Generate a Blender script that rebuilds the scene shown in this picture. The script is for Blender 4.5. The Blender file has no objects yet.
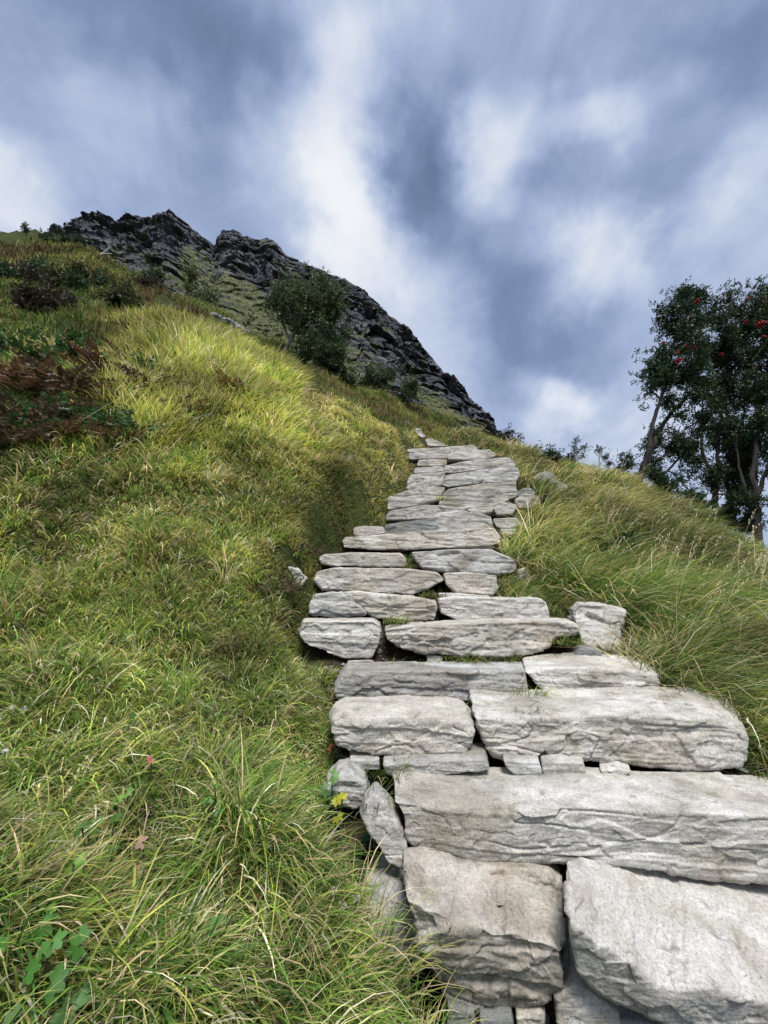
import bpy, bmesh, math, random
import numpy as np
from mathutils import Vector, Matrix

rng = np.random.default_rng(7)
random.seed(7)
scene = bpy.context.scene
COL = scene.collection

# ------------------------------------------------------------------ camera model
F = 414.0
PITCH = math.radians(10.7)
CP, SP = math.cos(PITCH), math.sin(PITCH)
EYE = 0.0                                   # the eye is the origin; ground lies about 1.6 m below

def ray(px, py):
    u = (px - 384.0) / F
    v = (512.0 - py) / F
    return u, CP - v * SP, SP + v * CP

def P(px, py, D):
    u, y, z = ray(px, py)
    return (u / y * D, D, z / y * D)

# ------------------------------------------------------------------ numpy noise
def _hash(ix, iy, iz, s):
    h = (ix.astype(np.int64) * 374761393 + iy.astype(np.int64) * 668265263 + iz.astype(np.int64) * 2147483647 + s * 974634777) & 0xffffffff
    h = ((h ^ (h >> 13)) * 1274126177) & 0xffffffff
    h = ((h ^ (h >> 16)) * 2246822519) & 0xffffffff
    h = h ^ (h >> 15)
    return (h & 0xffffff) / float(0xffffff)

def vnoise(p, s=0):
    i = np.floor(p).astype(np.int64)
    f = p - i
    f = f * f * f * (f * (f * 6 - 15) + 10)
    r = 0
    for dx in (0, 1):
        wx = f[:, 0] if dx else 1 - f[:, 0]
        for dy in (0, 1):
            wy = f[:, 1] if dy else 1 - f[:, 1]
            for dz in (0, 1):
                wz = f[:, 2] if dz else 1 - f[:, 2]
                r = r + wx * wy * wz * _hash(i[:, 0] + dx, i[:, 1] + dy, i[:, 2] + dz, s)
    return r * 2 - 1

def fbm(p, s=0, o=4, g=0.5, l=2.03):
    r = np.zeros(len(p)); a = 1.0
    for k in range(o):
        r += a * vnoise(p, s + k * 17)
        p = p * l + 3.7
        a *= g
    return r

def facets(p, s=0, tilt=0.6):
    """faceted 'broken rock' field: per Voronoi cell a random height and a random tilt"""
    i = np.floor(p).astype(np.int64)
    best = np.full(len(p), 1e9); out = np.zeros(len(p))
    for dx in (-1, 0, 1):
        for dy in (-1, 0, 1):
            for dz in (-1, 0, 1):
                c = i + np.array([dx, dy, dz])
                j = np.stack([_hash(c[:, 0], c[:, 1], c[:, 2], s + k) for k in range(3)], 1)
                d = p - (c + j)
                q = (d * d).sum(1)
                m = q < best
                g = np.stack([_hash(c[:, 0], c[:, 1], c[:, 2], s + 5 + k) for k in range(3)], 1) * 2 - 1
                h = _hash(c[:, 0], c[:, 1], c[:, 2], s + 9) * 2 - 1
                val = h * 0.5 + tilt * (d * g).sum(1)
                best = np.where(m, q, best); out = np.where(m, val, out)
    return out

def sstep(a, b, x):
    t = np.clip((x - a) / (b - a), 0, 1)
    return t * t * (3 - 2 * t)

# ------------------------------------------------------------------ mesh helpers
def mesh_np(name, verts, faces_by_n, mat, parent=None, smooth=True, col=None, attr=None):
    """faces_by_n: list of int arrays (M,k)"""
    me = bpy.data.meshes.new(name)
    verts = np.asarray(verts, dtype=np.float32)
    me.vertices.add(len(verts)); me.vertices.foreach_set('co', verts.ravel())
    faces_by_n = [f for f in faces_by_n if len(f)]
    nl = sum(f.size for f in faces_by_n); nf = sum(len(f) for f in faces_by_n)
    me.loops.add(nl); me.polygons.add(nf)
    li = np.concatenate([f.ravel() for f in faces_by_n]).astype(np.int32)
    ls = []; o = 0
    for f in faces_by_n:
        ls.append(o + np.arange(len(f)) * f.shape[1]); o += f.size
    me.loops.foreach_set('vertex_index', li)
    me.polygons.foreach_set('loop_start', np.concatenate(ls).astype(np.int32))
    me.update(calc_edges=True)
    me.polygons.foreach_set('use_smooth', np.full(nf, smooth, dtype=bool))
    if col is not None:
        a = me.color_attributes.new('col', 'FLOAT_COLOR', 'POINT')
        c = np.ones((len(verts), 4), dtype=np.float32); c[:, :3] = col
        a.data.foreach_set('color', c.ravel())
    if attr is not None:
        for k, v in attr.items():
            a = me.attributes.new(k, 'FLOAT', 'POINT')
            a.data.foreach_set('value', np.asarray(v, dtype=np.float32))
    if mat: me.materials.append(mat)
    ob = bpy.data.objects.new(name, me); COL.objects.link(ob)
    if parent: ob.parent = parent
    return ob

def grid_faces(nr, nc, wrap=False):
    r = np.arange(nr - 1)[:, None]; c = np.arange(nc if wrap else nc - 1)[None, :]
    c2 = (c + 1) % nc
    return np.stack([r * nc + c, r * nc + c2, (r + 1) * nc + c2, (r + 1) * nc + c], -1).reshape(-1, 4)

def tag(o, label=None, cat=None, group=None, kind=None):
    if label: o['label'] = label
    if cat: o['category'] = cat
    if group: o['group'] = group
    if kind: o['kind'] = kind
    return o

def empty(name, loc):
    o = bpy.data.objects.new(name, None); COL.objects.link(o); o.location = loc
    o.empty_display_size = 0.1
    return o

def set_origin(ob, loc):
    """move the mesh so its origin is at loc (mesh was written in world space)"""
    loc = Vector(loc)
    ob.data.transform(Matrix.Translation(-loc)); ob.location = loc

# ------------------------------------------------------------------ materials
def new_mat(name):
    m = bpy.data.materials.new(name); m.use_nodes = True
    nt = m.node_tree; nt.nodes.clear()
    return m, nt
def nd(nt, t, **kw):
    n = nt.nodes.new(t)
    for k, v in kw.items():
        if k.startswith('i_'): n.inputs[k[2:].replace('_', ' ')].default_value = v
        else: setattr(n, k, v)
    return n
def ramp(nt, stops):
    n = nt.nodes.new('ShaderNodeValToRGB'); e = n.color_ramp.elements
    while len(e) > 1: e.remove(e[-1])
    e[0].position = stops[0][0]; e[0].color = (*stops[0][1], 1) if len(stops[0][1]) == 3 else stops[0][1]
    for p, c in stops[1:]:
        x = e.new(p); x.color = (*c, 1)
    return n
def noise(nt, vec, scale, detail=4, rough=0.55, dist=0.0):
    n = nt.nodes.new('ShaderNodeTexNoise'); n.inputs['Scale'].default_value = scale
    n.inputs['Detail'].default_value = detail; n.inputs['Roughness'].default_value = rough
    n.inputs['Distortion'].default_value = dist
    if vec is not None: nt.links.new(vec, n.inputs['Vector'])
    return n
def mixc(nt, fac, a, b, mode='MIX'):
    n = nt.nodes.new('ShaderNodeMix'); n.data_type = 'RGBA'; n.blend_type = mode
    for sock, v in ((n.inputs[0], fac), (n.inputs[6], a), (n.inputs[7], b)):
        if hasattr(v, 'node'): nt.links.new(v, sock)
        else: sock.default_value = v if not isinstance(v, tuple) else (*v, 1)
    return n.outputs[2]
def out(nt, sh):
    o = nt.nodes.new('ShaderNodeOutputMaterial'); nt.links.new(sh, o.inputs['Surface'])

def stone_mat(name, base, warm, pale, dark=(0.12, 0.115, 0.10), strata=1.0):
    m, nt = new_mat(name); L = nt.links.new
    tc = nd(nt, 'ShaderNodeTexCoord'); oi = nd(nt, 'ShaderNodeObjectInfo')
    off = nd(nt, 'ShaderNodeVectorMath', operation='MULTIPLY_ADD')
    L(oi.outputs['Random'], off.inputs[0]); off.inputs[1].default_value = (31, 17, 53); L(tc.outputs['Object'], off.inputs[2])
    v = off.outputs[0]
    big = noise(nt, v, 3.2, 4, 0.6)
    mp = nd(nt, 'ShaderNodeMapping'); mp.inputs['Scale'].default_value = (1.0, 1.6, 9.0); mp.inputs['Rotation'].default_value = (0.12, 0.05, 0)
    L(v, mp.inputs['Vector'])
    st = noise(nt, mp.outputs[0], 6.0, 6, 0.65, 0.35)         # stretched: the layering of the gneiss
    fine = noise(nt, v, 120.0, 6, 0.8)
    med = noise(nt, v, 16.0, 5, 0.65, 0.4)
    r1 = ramp(nt, [(0.28, warm), (0.5, base), (0.72, pale)]); L(big.outputs['Fac'], r1.inputs[0])
    r2 = ramp(nt, [(0.30, (0.34, 0.33, 0.31)), (0.45, (0.78, 0.78, 0.77)), (0.62, (1.14, 1.14, 1.14))]); L(st.outputs['Fac'], r2.inputs[0])
    c = mixc(nt, 0.75 * strata, r1.outputs[0], r2.outputs[0], 'MULTIPLY')
    r3 = ramp(nt, [(0.33, (0.34, 0.34, 0.34)), (0.47, (0.92, 0.92, 0.92)), (0.66, (1.32, 1.32, 1.32))]); L(fine.outputs['Fac'], r3.inputs[0])
    c = mixc(nt, 0.85, c, r3.outputs[0], 'MULTIPLY')
    r4 = ramp(nt, [(0.32, (1, 1, 1)), (0.42, (0, 0, 0))]); L(med.outputs['Fac'], r4.inputs[0])
    k = nd(nt, 'ShaderNodeMath', operation='MULTIPLY'); L(r4.outputs[0], k.inputs[0]); k.inputs[1].default_value = 0.55
    c = mixc(nt, k.outputs[0], c, dark)
    # lichen / moss film, olive
    lich = noise(nt, v, 5.5, 5, 0.7, 0.6)
    r5 = ramp(nt, [(0.52, (0, 0, 0)), (0.66, (1, 1, 1))]); L(lich.outputs['Fac'], r5.inputs[0])
    k2 = nd(nt, 'ShaderNodeMath', operation='MULTIPLY'); L(r5.outputs[0], k2.inputs[0]); k2.inputs[1].default_value = 0.45
    c = mixc(nt, k2.outputs[0], c, (0.24, 0.225, 0.14))
    sn = noise(nt, v, 1.9, 5, 0.6, 0.8); r6 = ramp(nt, [(0.36, (0.66, 0.62, 0.56)), (0.50, (1, 1, 1))]); L(sn.outputs['Fac'], r6.inputs[0]); c = mixc(nt, 0.8, c, r6.outputs[0], 'MULTIPLY')
    # per stone brightness
    br = nd(nt, 'ShaderNodeMapRange'); br.inputs[3].default_value = 0.88; br.inputs[4].default_value = 1.1; L(oi.outputs['Random'], br.inputs[0])
    hsv = nd(nt, 'ShaderNodeHueSaturation'); L(c, hsv.inputs['Color']); L(br.outputs[0], hsv.inputs['Value'])
    bs = nd(nt, 'ShaderNodeBsdfPrincipled'); L(hsv.outputs[0], bs.inputs['Base Color']); bs.inputs['Roughness'].default_value = 0.85
    bs.inputs['Specular IOR Level'].default_value = 0.25
    b1 = nd(nt, 'ShaderNodeBump'); b1.inputs['Distance'].default_value = 0.005; b1.inputs['Strength'].default_value = 0.6; L(st.outputs['Fac'], b1.inputs['Height'])
    b2 = nd(nt, 'ShaderNodeBump'); b2.inputs['Distance'].default_value = 0.003; b2.inputs['Strength'].default_value = 0.7
    L(fine.outputs['Fac'], b2.inputs['Height']); L(b1.outputs[0], b2.inputs['Normal'])
    b3 = nd(nt, 'ShaderNodeBump'); b3.inputs['Distance'].default_value = 0.006; b3.inputs['Strength'].default_value = 0.6
    L(med.outputs['Fac'], b3.inputs['Height']); L(b2.outputs[0], b3.inputs['Normal'])
    L(b3.outputs[0], bs.inputs['Normal']); out(nt, bs.outputs[0])
    return m

M = {}
M['stone_grey'] = stone_mat('pale_gneiss', (0.56, 0.54, 0.495), (0.47, 0.425, 0.365), (0.66, 0.65, 0.62))
M['stone_warm'] = stone_mat('warm_gneiss', (0.56, 0.525, 0.465), (0.47, 0.41, 0.34), (0.67, 0.65, 0.60), strata=0.8)
M['stone_blue'] = stone_mat('blue_gneiss', (0.49, 0.485, 0.465), (0.41, 0.39, 0.355), (0.62, 0.62, 0.61))
M['stone_granite'] = stone_mat('speckled_gneiss', (0.52, 0.50, 0.465), (0.45, 0.415, 0.375), (0.62, 0.61, 0.585), strata=0.45)
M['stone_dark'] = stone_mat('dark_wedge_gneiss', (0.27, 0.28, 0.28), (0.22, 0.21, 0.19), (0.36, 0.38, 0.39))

def veg_mat(name, trans=0.35, rough=0.55, spec=0.2):
    m, nt = new_mat(name); L = nt.links.new
    a = nd(nt, 'ShaderNodeVertexColor', layer_name='col')
    bs = nd(nt, 'ShaderNodeBsdfPrincipled'); bs.inputs['Roughness'].default_value = rough; bs.inputs['Specular IOR Level'].default_value = spec
    L(a.outputs[0], bs.inputs['Base Color'])
    tr = nd(nt, 'ShaderNodeBsdfTranslucent'); L(a.outputs[0], tr.inputs['Color'])
    mx = nd(nt, 'ShaderNodeMixShader'); mx.inputs[0].default_value = trans
    L(bs.outputs[0], mx.inputs[1]); L(tr.outputs[0], mx.inputs[2]); out(nt, mx.outputs[0])
    return m
M['grass'] = veg_mat('grass_blades', 0.40)
M['leaf'] = veg_mat('leaves', 0.30, 0.45, 0.35)

def simple_mat(name, c1, c2, scale=8, rough=0.8, bump=0.01, stretch=(1, 1, 1)):
    m, nt = new_mat(name); L = nt.links.new
    tc = nd(nt, 'ShaderNodeTexCoord'); mp = nd(nt, 'ShaderNodeMapping'); mp.inputs['Scale'].default_value = stretch
    L(tc.outputs['Object'], mp.inputs['Vector'])
    n = noise(nt, mp.outputs[0], scale, 5, 0.65)
    r = ramp(nt, [(0.35, c1), (0.65, c2)]); L(n.outputs['Fac'], r.inputs[0])
    bs = nd(nt, 'ShaderNodeBsdfPrincipled'); bs.inputs['Roughness'].default_value = rough; L(r.outputs[0], bs.inputs['Base Color'])
    bs.inputs['Specular IOR Level'].default_value = 0.25
    b = nd(nt, 'ShaderNodeBump'); b.inputs['Distance'].default_value = bump; L(n.outputs['Fac'], b.inputs['Height']); L(b.outputs[0], bs.inputs['Normal'])
    out(nt, bs.outputs[0]); return m
M['bark'] = simple_mat('rowan_bark', (0.018, 0.015, 0.014), (0.062, 0.054, 0.050), 12, stretch=(1, 1, 0.3))
M['bark_pale'] = simple_mat('pale_bark', (0.12, 0.11, 0.10), (0.30, 0.28, 0.26), 12, stretch=(1, 1, 0.3))
M['bare_wood'] = simple_mat('bleached_wood', (0.30, 0.29, 0.27), (0.5, 0.48, 0.45), 12)
M['berry'] = simple_mat('rowan_berry', (0.20, 0.004, 0.008), (0.36, 0.010, 0.012), 30, 0.35, 0.0)
M['stalk'] = veg_mat('dry_stalks', 0.25, 0.7)

def ground_mat():
    m, nt = new_mat('soil_and_moss'); L = nt.links.new
    g = nd(nt, 'ShaderNodeNewGeometry')
    a = noise(nt, g.outputs['Position'], 1.3, 6, 0.65); b = noise(nt, g.outputs['Position'], 14.0, 5, 0.7); c = noise(nt, g.outputs['Position'], 60.0, 4, 0.7)
    r = ramp(nt, [(0.35, (0.030, 0.040, 0.012)), (0.55, (0.055, 0.068, 0.020)), (0.7, (0.085, 0.072, 0.030))]); L(a.outputs['Fac'], r.inputs[0])
    r2 = ramp(nt, [(0.35, (0.022, 0.017, 0.011)), (0.6, (0.055, 0.042, 0.026))]); L(b.outputs['Fac'], r2.inputs[0])
    at = nd(nt, 'ShaderNodeAttribute', attribute_name='soil')
    cc = mixc(nt, at.outputs['Fac'], r.outputs[0], r2.outputs[0])
    r3 = ramp(nt, [(0.3, (0.4, 0.4, 0.4)), (0.7, (1.5, 1.5, 1.5))]); L(c.outputs['Fac'], r3.inputs[0])
    cc = mixc(nt, 0.8, cc, r3.outputs[0], 'MULTIPLY')
    bs = nd(nt, 'ShaderNodeBsdfPrincipled'); bs.inputs['Roughness'].default_value = 0.95; L(cc, bs.inputs['Base Color'])
    bs.inputs['Specular IOR Level'].default_value = 0.1
    bp = nd(nt, 'ShaderNodeBump'); bp.inputs['Distance'].default_value = 0.04; L(b.outputs['Fac'], bp.inputs['Height'])
    L(bp.outputs[0], bs.inputs['Normal']); out(nt, bs.outputs[0]); return m
M['ground'] = ground_mat()

def cliff_mat():
    m, nt = new_mat('cliff_rock'); L = nt.links.new
    g = nd(nt, 'ShaderNodeNewGeometry'); pos = g.outputs['Position']
    mp = nd(nt, 'ShaderNodeMapping'); mp.inputs['Rotation'].default_value = (0, math.radians(35), 0); mp.inputs['Scale'].default_value = (0.35, 0.6, 1.6)
    L(pos, mp.inputs['Vector'])
    st = noise(nt, mp.outputs[0], 0.9, 7, 0.7, 0.5); big = noise(nt, pos, 0.16, 4, 0.6); fn = noise(nt, pos, 2.6, 5, 0.7)
    r = ramp(nt, [(0.32, (0.022, 0.024, 0.034)), (0.5, (0.070, 0.075, 0.096)), (0.70, (0.22, 0.23, 0.26))]); L(st.outputs['Fac'], r.inputs[0])
    r2 = ramp(nt, [(0.3, (0.6, 0.6, 0.6)), (0.7, (1.35, 1.33, 1.3))]); L(big.outputs['Fac'], r2.inputs[0])
    c = mixc(nt, 1.0, r.outputs[0], r2.outputs[0], 'MULTIPLY')
    r3 = ramp(nt, [(0.3, (0.6, 0.6, 0.6)), (0.7, (1.3, 1.3, 1.3))]); L(fn.outputs['Fac'], r3.inputs[0])
    c = mixc(nt, 0.7, c, r3.outputs[0], 'MULTIPLY')
    at = nd(nt, 'ShaderNodeAttribute', attribute_name='moss')
    mn = noise(nt, pos, 1.4, 5, 0.7)
    rm = ramp(nt, [(0.34, (0.035, 0.045, 0.02)), (0.5, (0.12, 0.135, 0.045)), (0.7, (0.24, 0.23, 0.09))]); L(mn.outputs['Fac'], rm.inputs[0])
    c = mixc(nt, at.outputs['Fac'], c, rm.outputs[0])
    bs = nd(nt, 'ShaderNodeBsdfPrincipled'); bs.inputs['Roughness'].default_value = 0.8; L(c, bs.inputs['Base Color'])
    bp = nd(nt, 'ShaderNodeBump'); bp.inputs['Distance'].default_value = 0.9; bp.inputs['Strength'].default_value = 0.9; L(st.outputs['Fac'], bp.inputs['Height'])
    b2 = nd(nt, 'ShaderNodeBump'); b2.inputs['Distance'].default_value = 0.25; L(fn.outputs['Fac'], b2.inputs['Height']); L(bp.outputs[0], b2.inputs['Normal'])
    L(b2.outputs[0], bs.inputs['Normal']); out(nt, bs.outputs[0]); return m
M['cliff'] = cliff_mat()

# ------------------------------------------------------------------ terrain
prof = np.array([(-40, -22), (-5, -3.6), (0, -1.62), (1.2, -1.50), (1.6, -1.27), (1.72, -1.02), (1.95, -0.86), (2.4, -0.64), (2.8, -0.44), (3.2, -0.25), (3.6, -0.05), (4, .13), (4.4, .36),
                 (4.85, .60), (5.3, .86), (5.9, 1.28), (6.7, 1.92), (7.9, 2.66), (9.5, 3.42), (12, 4.62), (14.5, 5.9)])
wx = np.array([(0, -0.2, 1.5), (0.9, .30, 1.5), (1.1, .28, 1.5), (1.28, .17, 1.55), (1.45, -.03, 1.55), (1.7, -.16, 1.62), (2.0, -.28, 1.66), (2.4, -.26, 1.5), (2.8, -.52, 1.45), (3.2, -.55, 1.22), (3.6, -.57, 1.08), (4, -.58, 1.2), (4.4, -.43, 1.18), (4.7, -.38, 1.3),
               (4.95, -.33, 1.5), (5.12, .0, 1.56), (5.5, .03, 1.68), (6.3, .34, 2.12), (7.9, .46, 2.3), (8.6, .7, 2.0), (9.5, .95, 1.55), (12, .82, 1.25), (14.5, .62, .95)])
def corridor(x, y):
    """signed distance outside the stairway's strip (negative inside)"""
    l = np.interp(y, wx[:, 0], wx[:, 1]); r = np.interp(y, wx[:, 0], wx[:, 2])
    d = np.maximum(l - x, x - r)
    return np.maximum(d, np.maximum(-0.5 - y, y - 14.6))

ctl = []      # (phi, logR, e)
def cp(px, py, D):
    x, y, z = P(px, py, D); R = math.hypot(x, y)
    ctl.append((math.atan2(x, y), math.log(R), z / R))
def cw(phi_deg, R, z):
    ctl.append((math.radians(phi_deg), math.log(R), z / R))
for a in [
    # left bank, near to far
    (0,1024,.95),(200,1024,1.05),(330,1000,1.2),(400,1010,1.3),(0,850,1.35),(200,850,1.5),(330,850,1.62),
    (0,700,1.9),(200,700,2.15),(310,700,2.35),(0,600,2.5),(200,600,2.8),(290,600,3.1),
    (0,500,3.2),(200,500,3.8),(320,500,4.4),(380,482,5.4),(0,400,4.2),(200,400,5.0),(300,405,6.0),(385,435,7.2),
    (-120,800,1.3),(-150,600,2.4),(-150,450,3.6),(-200,330,5.0),
    # crest of the light grass
    (0,358,5.3),(100,350,6.2),(200,350,7),(260,368,7.5),(320,396,9),(362,406,11.5),(398,420,14.5),
    # moor behind it
    (0,300,10),(0,260,17),(0,234,26),(60,243,27),(60,290,13),(130,277,26),(130,305,13),(200,312,21),(250,342,19),(290,365,20),(340,388,24),(400,412,26),(450,428,26),
    (-100,270,17),(-150,215,26),(-300,200,14),
    # behind the moor: it drops into the gully below the cliff
    (0,252,38),(60,270,38),(130,300,36),(200,345,32),(250,372,30),(300,392,32),(400,432,36),(470,446,34),
    # right bank
    (665,705,2.45),(768,790,1.95),(768,705,2.6),(700,655,3.0),(768,620,3.6),(650,602,3.8),(560,565,4.3),(650,545,5.0),(768,582,5.0),(600,505,6.2),(535,497,6.0),
    (900,720,2.6),(900,640,4.2),
    (505,456,9.2),(560,476,9.2),(620,495,8.4),(680,526,7.8),(768,568,7.2),(860,600,6.8),(470,446,13),(500,450,17),
    # beyond the right crest the ground falls away
    (560,480,13),(620,510,12),(690,545,12),(768,580,12),(860,620,11),(560,520,20),(690,590,20),(860,650,20),(500,470,28)]:
    cp(*a)
for a in [(180,1,-1.6),(180,3,-2.9),(180,10,-7),(180,60,-26),(180,400,-60),(180,4000,-70),(-180,1,-1.6),(-180,3,-2.9),(-180,10,-7),(-180,60,-26),(-180,400,-60),(-180,4000,-70),
          (-90,1,-.75),(-90,3,.3),(-90,10,4.5),(-90,50,22),(-90,400,60),(-90,4000,60),(90,1,-1.45),(90,3,-1.7),(90,10,-4),(90,50,-25),(90,400,-60),(90,4000,-70),
          (0,1,-1.35),(0,200,-10),(0,1000,-60),(0,4000,-70),(-40,120,0),(-40,1000,-40),(-40,4000,-60),(45,60,-25),(45,400,-60),(45,4000,-70),
          (135,3,-2.4),(135,12,-8),(-135,3,-1.2),(-135,12,-1),(40,1,-1.4),(20,1,-1.4),(60,3,-1.2)]:
    cw(*a)
ctl = np.array(ctl)
def tps_k(d2):
    return 0.5 * d2 * np.log(d2 + 1e-12)
def scaled(q): return np.stack([q[:, 0] * 2.2, q[:, 1]], 1)
_X = scaled(ctl)
_n = len(_X)
_K = tps_k(((_X[:, None] - _X[None]) ** 2).sum(-1)) + np.eye(_n) * 0.004
_Pm = np.concatenate([np.ones((_n, 1)), _X], 1)
_A = np.block([[_K, _Pm], [_Pm.T, np.zeros((3, 3))]])
_w = np.linalg.solve(_A, np.concatenate([ctl[:, 2], np.zeros(3)]))
def e_at(phi, lr):
    q = scaled(np.stack([phi, lr], 1)); r = np.empty(len(q))
    for i in range(0, len(q), 20000):
        s = q[i:i + 20000]
        r[i:i + 20000] = tps_k(((s[:, None] - _X[None]) ** 2).sum(-1)) @ _w[:_n] + _w[_n] + s @ _w[_n + 1:]
    return r

def height(x, y):
    R = np.hypot(x, y); phi = np.arctan2(x, y)
    Rc = np.maximum(R, 0.9)
    z = e_at(phi, np.log(Rc)) * Rc
    d = corridor(x, y)
    p = np.stack([x, y, np.zeros_like(x)], 1)
    bump = 0.085 * fbm(p * 1.9, 11, 3) + 0.045 * fbm(p * 5, 12, 2)
    bump = bump + 0.09 * sstep(2, 4, R) * fbm(p * 1.1, 14, 3) + sstep(5, 14, R) * (0.62 * fbm(p * 0.42, 15, 4)) + sstep(14, 40, R) * 0.5 * fbm(p * 0.2, 16, 4)
    z = z + bump * sstep(0.0, 0.5, d) 
    pr = np.interp(y, prof[:, 0], prof[:, 1])
    w = 1 - sstep(-0.02, np.where(y < 1.42, .10, .32), d)
    w = w * (y > -0.6)
    z = z * (1 - w) + (pr - 0.03 + 0.015 * fbm(p * 9, 13, 2)) * w
    return z

phis = np.concatenate([np.linspace(-180, -62, 60)[:-1], np.linspace(-62, 62, 560), np.linspace(62, 180, 60)[1:]])
phis = np.radians(phis[:-1])
lrs = np.concatenate([np.linspace(math.log(0.25), math.log(45), 420), np.linspace(math.log(45), math.log(4000), 60)[1:]])
PH, LR = np.meshgrid(phis, lrs)
gx = (np.exp(LR) * np.sin(PH)).ravel(); gy = (np.exp(LR) * np.cos(PH)).ravel()
gz = height(gx, gy)
GZ = gz.reshape(PH.shape)
nr, nc = PH.shape
tv = np.stack([gx, gy, gz], 1)
soil = 1 - sstep(-0.05, 0.10, corridor(gx, gy))
fc = grid_faces(nr, nc, wrap=True)
tv = np.vstack([tv, [[0, 0, float(gz[:nc].mean())]]]); soil = np.append(soil, 1)
cap = np.stack([np.full(nc, nr * nc), (np.arange(nc) + 1) % nc, np.arange(nc)], 1)
ground = mesh_np('hillside', tv, [fc[:, ::-1], cap], M['ground'], attr={'soil': soil})
tag(ground, 'steep grassy hillside with dark mossy soil rising to the left', 'hillside', kind='structure')

def zat(x, y):
    x = np.atleast_1d(np.asarray(x, float)); y = np.atleast_1d(np.asarray(y, float))
    ph = np.arctan2(x, y); lr = np.log(np.maximum(np.hypot(x, y), 0.26))
    fi = np.interp(ph, phis, np.arange(nc)); fj = np.interp(lr, lrs, np.arange(nr))
    i = np.clip(np.floor(fi).astype(int), 0, nc - 2); j = np.clip(np.floor(fj).astype(int), 0, nr - 2)
    a = fi - i; b = fj - j
    return (GZ[j, i] * (1 - a) * (1 - b) + GZ[j, i + 1] * a * (1 - b) + GZ[j + 1, i] * (1 - a) * b + GZ[j + 1, i + 1] * a * b)

def pix(p):
    """pixel of a world point (used to read the colour zones of the vegetation)"""
    p = np.atleast_2d(p)
    zc = p[:, 1] * CP + p[:, 2] * SP
    yc = -p[:, 1] * SP + p[:, 2] * CP
    zc = np.maximum(zc, 1e-3)
    return 384 + F * p[:, 0] / zc, 512 - F * yc / zc

def on_ground(px, py, lo=0.8, hi=60):
    """first point where the line of sight through a pixel meets the hillside"""
    u, y, z = ray(px, py)
    D = np.exp(np.linspace(math.log(lo), math.log(hi), 900))
    g = zat(u / y * D, D); m = (z / y * D) < g
    k = int(np.argmax(m)) if m.any() else int(np.argmin(z / y * D - g))
    return Vector((u / y * D[k], D[k], float(g[k])))

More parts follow.
